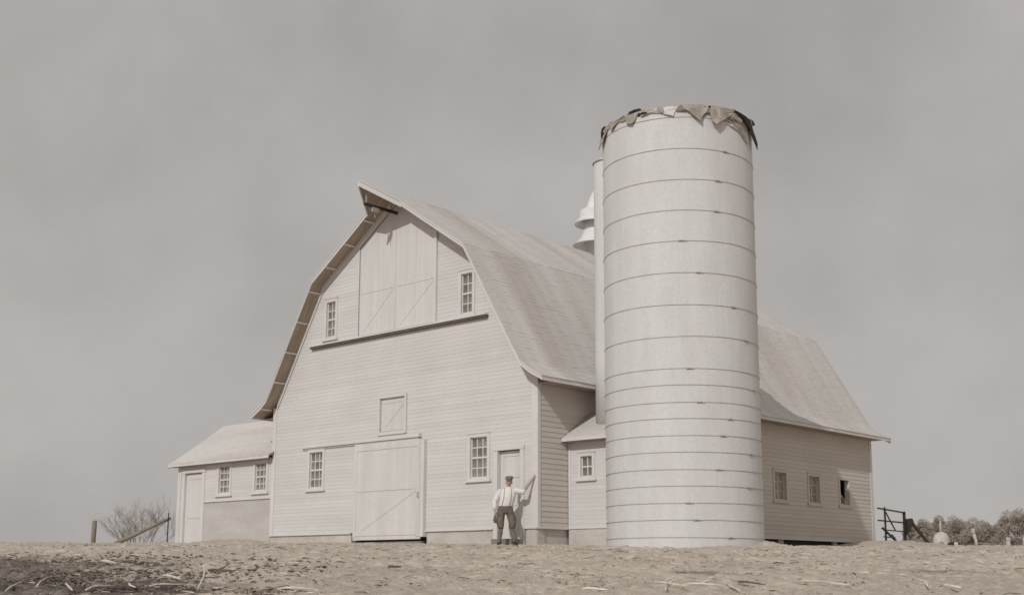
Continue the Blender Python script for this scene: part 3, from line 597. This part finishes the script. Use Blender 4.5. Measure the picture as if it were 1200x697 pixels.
flap([(-.36, 11.10), (.03, 11.10), (-.04, 10.83), (-.14, 10.90), (-.22, 11.0)], M['trim'], .03, .15)
flap([(-.24, 11.10), (-.16, 11.10), (-.15, 10.96), (-.20, 10.94)], fl, .05)
flap([(.05, 11.13), (.42, 11.15), (.38, 10.95), (.29, 10.68), (.20, 10.84)], fl, .04, .3)
flap([(.36, 11.15), (.50, 11.15), (.42, 10.98), (.32, 10.80), (.34, 10.95)], fd, .02, .1)
flap([(.46, 11.15), (.84, 11.16), (.72, 10.95), (.48, 10.61), (.44, 10.70), (.42, 10.90)], fl, .05, .35)
flap([(.62, 10.96), (.98, 11.0), (1.16, 10.72), (1.14, 10.42), (1.02, 10.50), (.86, 10.66), (.66, 10.74)], fl, .015, .04, lip=False)
flap([(.80, 11.17), (1.20, 11.12), (1.32, 10.95), (1.38, 10.62), (1.34, 10.38), (1.26, 10.52), (1.16, 10.82), (1.0, 10.98)], fd, .06, .2)
flap([(1.18, 11.12), (1.34, 11.20), (1.42, 11.12), (1.30, 11.02)], fd, .09, .1, lip=False)
flap([(1.7, 11.12), (2.5, 11.1), (2.3, 10.7), (2.0, 10.85)], fl); flap([(2.9, 11.12), (3.6, 11.1), (3.3, 10.75)], fl)

# ------------------------------------------------------------------ the man by the small door
LF = Vector((.74, .67, 0)).normalized(); FW = Vector((.67, -.74, 0)).normalized(); UPV = Vector((0, 0, 1))
MX, MY = -.53, -.62; MZ = float(gz(MX, MY))+.01
def mp(l, f, z): return Vector((MX, MY, MZ))+LF*(l+.07*max(0, z-.9)-.03*(.75 < z < 1.15))+FW*f+UPV*z
man = thing('person', 'man in cap, white shirt and dark breeches leaning one raised arm on the barn corner', 'person', (MX, MY, MZ))
HAND = Vector((-.075, -.045, 1.84))
shL = mp(.19, 0, 1.40); elL = HAND*.42+shL*.58+Vector((.03, -.06, -.20)); wrL = HAND+(elL-HAND).normalized()*.10
shR = mp(-.19, 0, 1.39); elR = mp(-.30, -.02, 1.12); wrR = mp(-.27, .08, .90); hdR = mp(-.25, .10, .81)
hipR, kneR, ankR = mp(-.10, 0, .88), mp(-.15, .05, .47), mp(-.18, .0, .085)
hipL, kneL, ankL = mp(.10, 0, .88), mp(.15, .07, .47), mp(.21, .02, .085)
bt = MB()            # the figure: trunk, limbs, hands and head are fused below into one continuous surface
bt.loft([(mp(0, 0, .80), .13, .09), (mp(0, 0, .90), .16, .11), (mp(0, 0, 1.05), .145, .105), (mp(0, 0, 1.25), .17, .12), (mp(0, -.01, 1.37), .14, .095), (mp(0, -.01, 1.44), .09, .07)], 18, LF, FW)
bt.tube([mp(0, -.01, 1.36), mp(.005, 0, 1.46), mp(.01, .012, 1.56)], [.065, .056, .056], 14)
def limb(pts, rad): bt.tube(pts, rad, 14)
limb([shL-LF*.09, shL, shL.lerp(elL, .5), elL, elL.lerp(wrL, .3), wrL, HAND], [.035, .05, .048, .042, .046, .029, .030])
limb([shR+LF*.09, shR, shR.lerp(elR, .5), elR, elR.lerp(wrR, .3), wrR, hdR], [.035, .05, .048, .042, .046, .029, .030])
limb([hipR+UPV*.03, hipR, kneR, kneR.lerp(ankR, .3), ankR, ankR-UPV*.05], [.09, .095, .052, .048, .034, .036]); limb([hipL+UPV*.03, hipL, kneL, kneL.lerp(ankL, .3), ankL, ankL-UPV*.05], [.09, .095, .052, .048, .034, .036])
limb([mp(-.185, -.03, .045), mp(-.19, .08, .04), mp(-.195, .16, .03)], [.035, .036, .025]); limb([mp(.215, -.02, .045), mp(.23, .08, .04), mp(.245, .16, .03)], [.035, .036, .025])
def hand(base, d, side, out):      # palm, four unequal bent fingers, thumb off the side of the palm
    bt.loft([(base-d*.02, .024, .017), (base+d*.02, .036, .016), (base+d*.06, .040, .014), (base+d*.075, .036, .010)], 12, side, out)
    for j, ln in enumerate((.070, .082, .076, .058)):
        a_ = base+d*.062+side*(j-1.5)*.0205; bt.tube([a_, a_+d*ln*.5+out*.004, a_+d*ln*.82+out*.016, a_+d*ln+out*.028], [.0095, .009, .008, .006], 8)
    a_ = base+d*.012-side*.028; bt.tube([a_, a_-side*.026+d*.026, a_-side*.034+d*.052+out*.008, a_-side*.034+d*.066+out*.014], [.013, .011, .0095, .007], 8)
d_ = (HAND-wrL).normalized(); sd_ = (LF-d_*LF.dot(d_)).normalized(); hand(HAND, d_, -sd_, d_.cross(sd_)*(1 if d_.cross(sd_).x > 0 else -1))
d_ = (hdR-wrR).normalized(); sd_ = (FW-d_*FW.dot(d_)).normalized(); hand(hdR, d_, -sd_, LF)
mb = bt
mb.loft([(mp(.01, .045, 1.50), .022, .022), (mp(.01, .035, 1.512), .043, .045), (mp(.01, .022, 1.54), .060, .068), (mp(.01, .012, 1.57), .068, .084), (mp(.01, .004, 1.60), .073, .093), (mp(.01, 0, 1.63), .077, .096), (mp(.01, -.002, 1.66), .079, .100), (mp(.01, -.006, 1.70), .076, .095), (mp(.01, -.01, 1.735), .055, .07), (mp(.01, -.01, 1.75), .02, .03)], 20, LF, FW)
mb.loft([(mp(.01, .075, 1.585), .017, .038), (mp(.01, .08, 1.595), .016, .038), (mp(.01, .08, 1.62), .010, .026), (mp(.01, .08, 1.64), .008, .014)], 8, LF, FW)
for sd in (-.068, .088): mb.loft([(mp(sd, -.005, 1.575), .012, .014), (mp(sd, -.01, 1.60), .018, .024), (mp(sd, -.014, 1.635), .013, .02)], 8, LF, FW)
body = bt.build('body', M['skin'], man, True)
rm = body.modifiers.new('fuse', 'REMESH'); rm.mode = 'VOXEL'; rm.voxel_size = .0055; rm.use_smooth_shade = True
sm_ = body.modifiers.new('soften', 'SMOOTH'); sm_.factor = .5; sm_.iterations = 2
def rings(path, n=14): return path
X, Y = LF, FW
def cloth(name, rings_, m, n=16): return MB().loft(rings_, n, X, Y).build(name, m, man, True)
# shirt: trunk and two sleeves in one garment
mb = MB(); mb.loft([(mp(0, 0, .90), .180, .135), (mp(0, 0, 1.0), .183, .142), (mp(0, .01, 1.15), .198, .155), (mp(0, 0, 1.3), .215, .15), (mp(0, -.01, 1.385), .215, .125), (mp(0, -.01, 1.425), .185, .105), (mp(0, -.005, 1.445), .13, .09), (mp(.005, 0, 1.46), .09, .08), (mp(.005, .005, 1.485), .07, .068), (mp(.005, .005, 1.50), .066, .064)], 20, X, Y)
mb.tube([shL+LF*-.07-UPV*.01, shL, shL.lerp(elL, .5), elL, elL.lerp(wrL, .18)], [.05, .078, .078, .068, .056], 14)
mb.tube([shR+LF*.07-UPV*.01, shR, shR.lerp(elR, .5), elR, elR.lerp(wrR, .5), wrR], [.05, .078, .078, .066, .058, .045], 14)
mb.build('shirt', M['shirt'], man, True)
TR = [(.90, 0, .180, .135), (1.0, 0, .183, .142), (1.15, .01, .198, .155), (1.3, 0, .215, .15), (1.385, -.01, .20, .125), (1.43, -.01, .15, .10)]
def chest(l, z):
    zs_ = [r[0] for r in TR]; c_ = np.interp(z, zs_, [r[1] for r in TR]); rx = np.interp(z, zs_, [r[2] for r in TR]); ry = np.interp(z, zs_, [r[3] for r in TR]); return float(c_+ry*math.sqrt(max(0, 1-(l/rx)**2)))
for sd in (-.095, .095): MB().tube([mp(sd*k_, chest(sd*k_, z_)+.006, z_) for z_, k_ in ((.95, 1.05), (1.05, 1.02), (1.15, 1), (1.25, .97), (1.33, .95), (1.40, .93), (1.435, .9))]+[mp(sd*.88, -.01, 1.47)], [(.007, .007)]*8, 6).build('brace', M['cap'], man)
mb = MB(); mb.loft([(mp(0, 0, .80), .165, .13), (mp(0, 0, .90), .188, .146), (mp(0, 0, .97), .190, .150), (mp(0, 0, 1.0), .186, .147)], 20, X, Y)
for hp, kn, sx in ((hipR, kneR, -1), (hipL, kneL, 1)):
    c1 = hp.lerp(kn, .35)+LF*sx*.025; c2 = hp.lerp(kn, .75)+LF*sx*.02
    mb.loft([(kn+UPV*-.06, .062, .066), (kn+UPV*.0, .084, .09), (c2, .102, .108), (c1, .115, .12), (hp+LF*sx*-.005, .112, .125), (hp+UPV*.08, .095, .12)], 16, X, Y)
mb.build('breeches', M['trousers'], man, True)
for kn, an_ in ((kneR, ankR), (kneL, ankL)):
    MB().loft([(an_+UPV*-.02, .052, .056), (an_+UPV*.06, .05, .054), (an_.lerp(kn, .55), .064, .068), (kn+UPV*-.08, .058, .062), (kn+UPV*-.0, .056, .06)], 14, X, Y).build('legging', M['leggings'], man, True)
for an_, s_ in ((ankR, -.02), (ankL, .04)):
    d = (FW+LF*s_*6).normalized(); sd = d.cross(UPV); b0 = Vector((an_.x, an_.y, MZ))
    mb = MB().loft([(b0+d*-.07+UPV*.035, .035, .035), (b0+d*-.03+UPV*.045, .045, .05), (b0+d*.06+UPV*.04, .046, .042), (b0+d*.14+UPV*.03, .05, .03), (b0+d*.19+UPV*.025, .035, .02)], 12, sd, UPV); mb.build('shoe', M['leather'], man, True)
# cap with peak, whiskers, eyes
mb = MB(); mb.loft([(mp(.01, -.004, 1.668), .086, .106), (mp(.01, -.004, 1.70), .090, .110), (mp(.01, -.006, 1.735), .104, .122), (mp(.01, -.008, 1.762), .102, .118), (mp(.01, -.008, 1.776), .07, .08)], 20, X, Y)
mb.loft([(mp(.01, .085, 1.658), .066, .070), (mp(.01, .080, 1.672), .07, .065)], 16, X, Y); mb.build('cap', M['cap'], man, True)
mb = MB(); mb.loft([(mp(.01, .088, 1.558), .018, .012), (mp(.01, .090, 1.565), .034, .013), (mp(.01, .086, 1.573), .02, .011)], 12, X, Y); mb.build('moustache', M['beard'], man, True)
for sd in (-.022, .042): MB().lathe(mp(sd, .090, 1.627), [(0, -.008), (.013, 0), (0, .008)], 8).build('eye', M['leather'], man, True)
# dark cloth in his right hand
mb = MB().loft([(mp(-.27, .08, .56), .045, .03), (mp(-.275, .09, .64), .075, .05), (mp(-.26, .10, .74), .06, .045), (mp(-.25, .11, .80), .03, .03)], 12, X, Y)
o = mb.build('rag', M['trousers'], None, True); tag(o, 'dark rag hanging from the right hand of the man', 'cloth')
# wooden block step below the small door
o = FR.box(MB(), -1.35, -.62, .05, .34, -.2, float(gz(-1, -.2))+.17).build('door_step', M['greywood']); tag(o, 'low wooden step below the small door behind the man', 'step')

# ------------------------------------------------------------------ left side: post, bush, pole, stake
def post(name, label, cat, x, y, h, r, m, lean=(0, 0), group=None, n=9, wob=.08, top=1.0):
    z = float(gz(x, y)); o = MB().tube([(x, y, z-.4), (x+lean[0]*.3, y+lean[1]*.3, z+h*.35), (x+lean[0]*.7, y+lean[1]*.7, z+h*.7), (x+lean[0], y+lean[1], z+h)], [r*1.1, r, r*.98, r*.92*top], n, True, wob).build(name, m, None, True)
    return tag(o, label, cat, group)
post('fence_post', 'grey weathered fence post alone on the left skyline', 'post', -19.1, -1.85, .82, .085, M['greywood'], (.04, 0))
post('stake', 'thin dark stake standing at the outer corner of the low wing', 'stake', -16.86, -.30, 1.1, .02, M['darkwood'], (.01, .0))
z0 = float(gz(-17.5, -1.8))
o = MB().tube([(-17.80, -1.84, z0-.02), (-17.49, -1.29, z0+.29), (-17.17, -.74, z0+.62), (-16.86, -.20, z0+.93)], [.075, .07, .06, .05], 8, True, .1).build('leaning_pole', M['greywood'], None, True); tag(o, 'long grey pole leaning up against the stake by the low wing', 'pole')
bx, by = gpt(45.5, -13.5); bush = thing('bare_bush', 'leafless many stemmed bush left of the low wing', 'bush', (bx, by, float(gz(bx, by))))
def twigs(mb, p, d, ln, r, depth):
    pts = [p]; n = 4
    for i in range(n):
        d = (d+Vector((random.gauss(0, .13), random.gauss(0, .13), random.gauss(.02, .08)))).normalized(); pts.append(pts[-1]+d*ln/n)
    mb.tube(pts, [r*(1-.6*i/n) for i in range(n+1)], 5 if r > .012 else 4, False)
    if depth:
        for k in range(random.randint(3, 5)):
            i = random.randint(1, n); dd = (d+Vector((random.gauss(0, .42), random.gauss(0, .42), random.gauss(.1, .25)))).normalized(); twigs(mb, pts[i], dd, ln*random.uniform(.45, .7), r*.55, depth-1)
for k in range(24):
    a = random.uniform(0, 6.28); t = random.uniform(.1, 1.0); dl = -1.05+2.1*k/23+random.uniform(-.08, .08)
    d = Vector((AT.x*dl+AX.x*random.uniform(-.4, .4), AT.y*dl+AX.y*random.uniform(-.4, .4), 1.0)).normalized()
    mb = MB(); twigs(mb, Vector((bx+AT.x*dl*.35+random.gauss(0, .08), by+AT.y*dl*.35+random.gauss(0, .08), float(gz(bx, by))-.1)), d, random.uniform(.75, 1.1), random.uniform(.008, .014), 3); mb.build('stem', M['bushtwig'], bush)

# ------------------------------------------------------------------ right side: timber rack, posts, hut, log
ro = Vector((.05, 19.75, 0)); RZ = .50; RW = Wall((ro.x, ro.y, RZ), (AT.x, AT.y, 0), (-AX.x, -AX.y, 0)); K = .0325
def px(x, y, d=0): return RW.P((x-1031)*K, d, (634.5-y)*K)
rack = thing('timber_rack', 'dark timber rail frame standing just behind the far barn corner', 'rail frame', (ro.x, ro.y, RZ))
def bar(name, a, b, wd, th, d=0.): return MB().beam(px(*a, d), px(*b, d), wd, th, (-AX.x, -AX.y, 0)).build(name, M['darkwood'], rack)
bar('post', (1031, 645), (1031, 592.5), .06, .06); bar('post', (1053.2, 645), (1053.2, 597.5), .09, .09)
bar('rail', (1022, 593.6), (1053.4, 599), .05, .10, .06); bar('rail', (1022, 607.6), (1052, 610.3), .05, .085, .06); bar('rail', (1029, 618.6), (1053, 620.6), .04, .06, .06)
bar('brace', (1032.5, 598), (1043, 619.5), .04, .055, -.06)
bar('plank', (1026, 616), (1042, 632), .05, .16, .12); bar('plank', (1027, 626.5), (1040, 627.5), .04, .13, .16); bar('plank', (1027, 633.5), (1051, 632), .06, .10, .10)
bar('plank', (1036, 624), (1043, 634), .05, .10, .16)
mb = MB(); mb.prism([px(1054.4, 606, .04), px(1060, 605.4, .04), px(1061.6, 609, .04), px(1057, 620, .04), px(1053.6, 625, .04)], (0, 0, 0), tuple(RW.n*.22)); mb.build('side_board', M['darkwood'], rack)
o = MB().beam(px(1060.5, 611, .15), px(1080, 636, .15), .10, .11, (-AX.x, -AX.y, 0)).build('slanting_timber', M['darkwood']); tag(o, 'dark slanting timber propped from the rail frame down to the ground', 'timber')
def far(x, s): 
    t = (x-600)/FPX*s; return CAM.x+s*AX.x+t*AT.x, CAM.y+s*AX.y+t*AT.y
def sz(s): return -.705+.0241*s          # height of the line of sight over the yard's crest
x, y = far(1057, 52); post('white_post', 'pale stubby post behind the dark rail frame', 'post', x, y, .98, .11, M['whitepost'])
x, y = far(1137, 70); z = sz(70)
t = thing('gate_post', 'tall whitewashed post with a broad top leaning in the right field', 'post', (x, y, float(gz(x, y))))
MB().tube([(x+.10, y+.09, float(gz(x, y))-.3), (x+.06, y+.05, z+.3), (x-.02, y-.02, z+.72)], [.095, .085, .08], 9, True, .06).build('shaft', M['whitepost'], t, True)
MB().tube([(x-.02, y-.02, z+.68), (x-.03, y-.03, z+.75), (x-.03, y-.03, z+.88), (x-.05, y-.05, z+.95)], [.085, .115, .125, .11], 6, True, .12).build('broad_top', M['whitepost'], t, True)
x2, y2 = far(1176, 70)
t = thing('gate_post', 'short whitewashed post with a knob top near the right edge', 'post', (x2, y2, float(gz(x2, y2))))
MB().tube([(x2, y2, float(gz(x2, y2))-.3), (x2, y2, z+.3)], [.12, .11], 9, True, .06).build('shaft', M['whitepost'], t, True)
MB().lathe((x2, y2, z+.28), [(.10, 0), (.135, .03), (.135, .13), (.10, .19), (0, .21)], 10).build('knob', M['whitepost'], t, True)
a, b = Vector((*far(1141, 69.5), z+.16)), Vector((*far(1173, 69.5), z+.05))
o = MB().tube([a, a.lerp(b, .5)+Vector((0, 0, -.02)), b], [.05, .055, .06], 7, True, .1).build('fallen_rail', M['greywood'], None, True); tag(o, 'dark fallen rail sloping between the two whitewashed posts', 'rail')
o = MB().tube([Vector((*far(1128, 69.8), z+.03)), Vector((*far(1165, 69.8), z+.0))], [.05, .05], 7, True, .1).build('fallen_rail', M['greywood'], None, True); tag(o, 'low rail lying along the ground beneath the sloping rail', 'rail')
hx_, hy_ = far(1098.5, 82); hzz = sz(82); hg = float(gz(hx_, hy_))
hut = thing('domed_hut', 'small pale domed shelter with a narrow flue far off by the trees', 'hut', (hx_, hy_, hg))
mb = MB(); mb.lathe((hx_, hy_, hg-.1), [(.54, 0), (.54, hzz-hg+.30), (.52, hzz-hg+.55), (.44, hzz-hg+.78), (.29, hzz-hg+.94), (.10, hzz-hg+1.02), (.0, hzz-hg+1.03)], 20); mb.build('dome', M['whitepost'], hut, True)
MB().tube([(hx_, hy_, hzz+.85), (hx_, hy_, hzz+1.65)], [.12, .06], 8).build('flue', M['greypale'], hut, True)
mb = MB(); cdir = Vector((CAM.x-hx_, CAM.y-hy_, 0)).normalized(); sdv = cdir.cross(UPV); c0 = Vector((hx_, hy_, 0))+cdir*.535
mb.prism([c0+sdv*a_+UPV*(hzz+h_) for a_, h_ in ((-.16, -.5), (.16, -.5), (.17, .12), (.10, .27), (-.10, .27), (-.17, .12))], (0, 0, 0), tuple(-cdir*.2)); mb.build('doorway', M['greywood'], hut)
for k, (xx, sz_, m, lab, nm) in enumerate([(1110, .16, 'darkwood', 'dark rounded boulder right of the domed shelter', 'boulder'), (1115, .15, 'whitepost', 'pale small boulder between two dark ones', 'boulder'), (1118, .13, 'darkwood', 'dark small boulder right of the pale one', 'boulder')]):
    x, y = far(xx, 75); bm = bmesh.new(); bmesh.ops.create_icosphere(bm, subdivisions=2, radius=1)
    for v_ in bm.verts:
        q_ = mnoise.noise(v_.co*1.7+Vector((k*3, 0, 0)))*.3+1; v_.co = Vector((v_.co.x*sz_*1.4*q_+x, v_.co.y*sz_*1.4*q_+y, v_.co.z*sz_*1.2*q_+sz(75)+sz_*.35))
    me = bpy.data.meshes.new(nm); bm.to_mesh(me); me.materials.append(M[m]); me.polygons.foreach_set('use_smooth', [True]*len(me.polygons)); tag(link(nm, me), lab, 'boulder')

# ------------------------------------------------------------------ trees beyond the field
TREES = [(1064, 609, 8, 300, 'low scrubby tree showing just right of the slanting timber'), (1078, 606, 9, 285, 'small rounded tree left of the pale domed shelter'),
 (1089, 611, 8, 320, 'low tree filling the gap left of the pointed one'), (1097, 601, 8, 295, 'narrow pointed tree rising straight above the domed shelter'),
 (1106, 609, 8, 315, 'low tree between the pointed tree and the dark rounded one'), (1114, 603, 11, 290, 'dark rounded tree right of the pointed one'),
 (1126, 608, 8, 305, 'small tree left of the tall leaning whitewashed post'), (1136, 605, 11, 285, 'broad tree standing directly behind the tall leaning post'),
 (1147, 608, 10, 300, 'tree sloping down toward the dip in the skyline'), (1156, 613, 8, 310, 'lowest tree at the dip in the skyline'),
 (1166, 610, 8, 300, 'small tree climbing out of the dip beside the big ones'), (1177, 597, 12, 280, 'big dark tree above the short knobbed post'),
 (1192, 594, 13, 275, 'tallest broad tree at the right edge of the view'), (1210, 597, 13, 285, 'large tree cut by the right edge of the view')]
def tree(x_, ytop, rpx, s, label):
    x, y = far(x_, s); g0 = float(gz(x, y)); k = s/FPX; top = sz(s)+(636.5-ytop)*k; h = top-g0; rr = rpx*k*1.25
    t = thing('tree', label, 'tree', (x, y, g0), 'brown trees along the right skyline'); mb = MB()
    base = Vector((x, y, g0-.3)); mid = Vector((x+random.gauss(0, .3), y+random.gauss(0, .3), g0+h*.35)); tp = Vector((x, y, g0+h*.9))
    mb.tube([base, mid, mid.lerp(tp, .5), tp], [.32, .24, .15, .04], 7, True, .08)
    clumps = [(Vector((x, y, g0+h*.88)), rr*.55), (Vector((x, y, g0+h*.45)), rr*.9)]
    for i in range(16):
        a = random.uniform(0, 6.28); hh = random.uniform(.12, .84); d = rr*random.uniform(.35, .85)*(1.15-max(0, hh-.5)*1.2)
        p = Vector((x+math.cos(a)*d, y+math.sin(a)*d, g0+h*hh)); st = mid.lerp(tp, random.uniform(0, .6)); mb.tube([st, st.lerp(p, .5)+Vector((0, 0, .3)), p], [.11, .07, .03], 5, False); clumps.append((p, rr*random.uniform(.25, .55)))
    mb.build('trunk', M['bark'], t)
    vs = []; fs = []
    for c_, r in clumps:
        for i in range(420):
            v_ = Vector((random.gauss(0, 1), random.gauss(0, 1), random.gauss(0, 1))).normalized()*r*random.uniform(.35, 1.08)**.6; v_.z *= .85; p = c_+v_
            a = Vector((random.gauss(0, 1), random.gauss(0, 1), random.gauss(0, 1))).normalized()*random.uniform(.07, .19); b = a.orthogonal().normalized()*random.uniform(.05, .12)
            j = len(vs); vs += [tuple(p-a), tuple(p+b), tuple(p+a), tuple(p-b*.6)]; fs.append((j, j+1, j+2, j+3))
    mb = MB(); mb.add(vs, fs); mb.build('crown', M['crown'], t)
for a in TREES: tree(*a)

# ------------------------------------------------------------------ litter on the ground
def zt(x, y): 
    s = (x-CAM.x)*AX.x+(y-CAM.y)*AX.y; return float(gz(x, y))+.03
STALK = [((16.34, -6.53), (17.8, -6.88), 'pale broken stalk lying at the lower left corner of the yard', 'straw', .02), ((16.86, -6.34), (18.6, -6.82), 'pale stalk slanting over the dark ploughed soil at left', 'straw', .016),
 ((17.5, -6.18), (16.4, -5.69), 'short stalk on the damp soil right of the slanting one', 'straw', .014), ((16.38, -5.51), (16.9, -5.30), 'thick flat stalk at the bottom edge below the damp patch', 'straw', .024),
 ((17.58, -5.33), (16.9, -5.03), 'short stalk right of the damp soil patch', 'straw', .014), ((17.04, -4.88), (17.2, -4.45), 'pale stalk lying crosswise right of the damp patch', 'straw', .02),
 ((22.2, -7.24), (21.5, -6.74), 'bleached stalk far up the yard below the bare bush', 'straw', .028), ((19.1, -5.3), (18.3, -4.8), 'brown stalk left of the upright curved one', 'straw', .018),
 ((18.0, 1.92), (17.3, 2.43), 'forked stalk lying in front of the silo', 'straw', .018), ((16.9, 2.07), (18.2, 2.28), 'stalk crossing the forked one in front of the silo', 'straw', .014),
 ((17.7, 2.40), (17.5, 2.96), 'long thin stalk continuing right of the forked one', 'straw', .013), ((17.62, 3.01), (16.7, 3.02), 'stalk pointing toward the viewer below the silo right edge', 'straw', .018),
 ((18.06, 3.24), (17.64, 3.55), 'thin dark stalk below the silo right edge', 'twig', .014), ((18.24, 4.07), (17.48, 4.70), 'longest bleached stalk in the right foreground', 'straw', .022),
 ((17.6, 6.0), (17.06, 6.08), 'stout bleached stalk near the right edge of the yard', 'straw', .026), ((18.8, 5.98), (17.44, 5.75), 'brown stalk pointing up the yard at right', 'straw', .018),
 ((16.86, .94), (16.62, 1.27), 'pale stalk at the bottom edge below the silo left side', 'straw', .02), ((16.72, -3.1), (16.62, -2.6), 'pale stalk at the bottom edge under the barn left part', 'straw', .018),
 ((20.2, -4.85), (20.0, -4.44), 'crooked dark twig below the low wing', 'twig', .02), ((20.94, -2.04), (20.94, -1.83), 'short dark twig in front of the big sliding door', 'twig', .022)]
for (s0, t0), (s1, t1), lab, m, r in STALK:
    a = gpt(s0, t0); b = gpt(s1, t1); A = Vector((*a, zt(*a)+r)); B_ = Vector((*b, zt(*b)+r*1.4)); mid = A.lerp(B_, .5)+Vector((random.gauss(0, .03), random.gauss(0, .03), random.uniform(.0, .025)))
    mid.z = max(mid.z, zt(mid.x, mid.y)+r*.5)
    mb = MB().tube([A, A.lerp(mid, .5)+Vector((0, 0, .01)), mid, mid.lerp(B_, .55), B_], [(r, r*.55), (r*1.05, r*.6), (r, r*.7), (r*.9, r*.5), (r*.5, r*.3)], 7, True, .12)
    if 'forked' in lab or 'crooked' in lab: mb.tube([mid, mid+Vector((AT.x*.1, AT.y*.1, .05)), mid+Vector((AT.x*.16+.05, AT.y*.16, .11))], [r*.7, r*.5, r*.3], 6)
    tag(mb.build('dry_stalk' if m == 'straw' else 'dry_twig', M[m], None, True), lab, 'stalk' if m == 'straw' else 'twig', 'stalks and twigs lying in the yard')
a = gpt(16.95, -4.17); z0 = zt(*a); pts = [Vector((a[0]+AT.x*o_, a[1]+AT.y*o_, z0+h_)) for o_, h_ in ((-.05, -.05), (.0, .07), (.035, .15), (.045, .22), (.03, .29), (.02, .32))]
tag(MB().tube(pts, [(.016, .009), (.015, .008), (.013, .007), (.012, .007), (.01, .006), (.005, .004)], 7).build('dry_stalk', M['straw'], None, True), 'upright curved bleached stalk sticking out of the earth', 'stalk', 'stalks and twigs lying in the yard')
def litter(name, m, n, rmin, rmax, lmin, lmax, smin, smax, tlim, lift, label):
    mb = MB(); k = 0
    while k < n:
        s = smin+(smax-smin)*random.random()**1.2; t = random.uniform(-tlim, tlim)
        if vnoise(np.array([s*.9]), np.array([t*.9]), 21)[0] < random.uniform(.1, .75): continue
        x, y = gpt(s, t); L_ = random.uniform(lmin, lmax); r = random.uniform(rmin, rmax); a = random.uniform(0, 6.28); d = Vector((math.cos(a), math.sin(a), random.uniform(-.05, .16)))*L_/2
        p = Vector((x, y, float(zt(x, y))+lift)); q_ = p+Vector((random.gauss(0, .1), random.gauss(0, .1), random.uniform(0, .1)))*L_
        mb.tube([p-d, q_, p+d], [(r, r*.5), (r, r*.5), (r*.5, r*.3)], 4, True); k += 1
    tag(mb.build(name, M[m]), label, None, None, 'stuff')
litter('straw_litter', 'straw', 900, .003, .008, .05, .26, 14.5, 29, 10.5, .004, 'scattered bleached straw and stalk bits over the yard')
litter('twig_litter', 'twig', 520, .004, .011, .05, .26, 14.5, 30, 10.5, .004, 'scattered dark twigs and root bits over the yard')
def clods(name, m, n, pick, rmin, rmax, label):
    mb = MB(); k = 0
    while k < n:
        s = 14+18*random.random(); t = random.uniform(-11, 11); left = (t < -4.4+random.gauss(0, 1.1) and s < 24+random.gauss(0, 1)) or (t < -3 and s < 17.6+random.gauss(0, .3))
        if left != pick: continue
        if vnoise(np.array([s*.9]), np.array([t*.8]), 33)[0] < (random.uniform(.0, .7) if left else random.uniform(.35, .9)): continue
        x, y = gpt(s, t); r = rmin+(rmax-rmin)*random.random()**2.2; p = Vector((x, y, float(gz(x, y))+r*.2)); vs = []; ang = random.uniform(0, 6.28); ca_, sa_ = math.cos(ang), math.sin(ang); ex = random.uniform(.8, 1.7)
        for c_ in ((1, 0, 0), (-1, 0, 0), (0, 1, 0), (0, -1, 0), (0, 0, .7), (0, 0, -.7), (.6, .6, .45), (-.6, .55, .4), (.55, -.6, .4), (-.6, -.6, .45)):
            q_ = Vector(((c_[0]*ca_-c_[1]*sa_)*ex, c_[0]*sa_+c_[1]*ca_, c_[2]*.8)); vs.append(p+q_*r*random.uniform(.65, 1.35))
        mb.add(vs, [(0, 6, 4), (6, 2, 4), (2, 7, 4), (7, 1, 4), (1, 9, 4), (9, 3, 4), (3, 8, 4), (8, 0, 4), (0, 2, 6), (2, 1, 7), (1, 3, 9), (3, 0, 8), (2, 0, 5), (1, 2, 5), (3, 1, 5), (0, 3, 5)]); k += 1
    tag(mb.build(name, M[m]), label, None, None, 'stuff')
clods('dirt_clods', 'clod', 3000, False, .009, .032, 'small loose clods of dry earth over the yard')
clods('damp_clods', 'damp', 5600, True, .009, .045, 'dark damp clods of the ploughed ground at left')
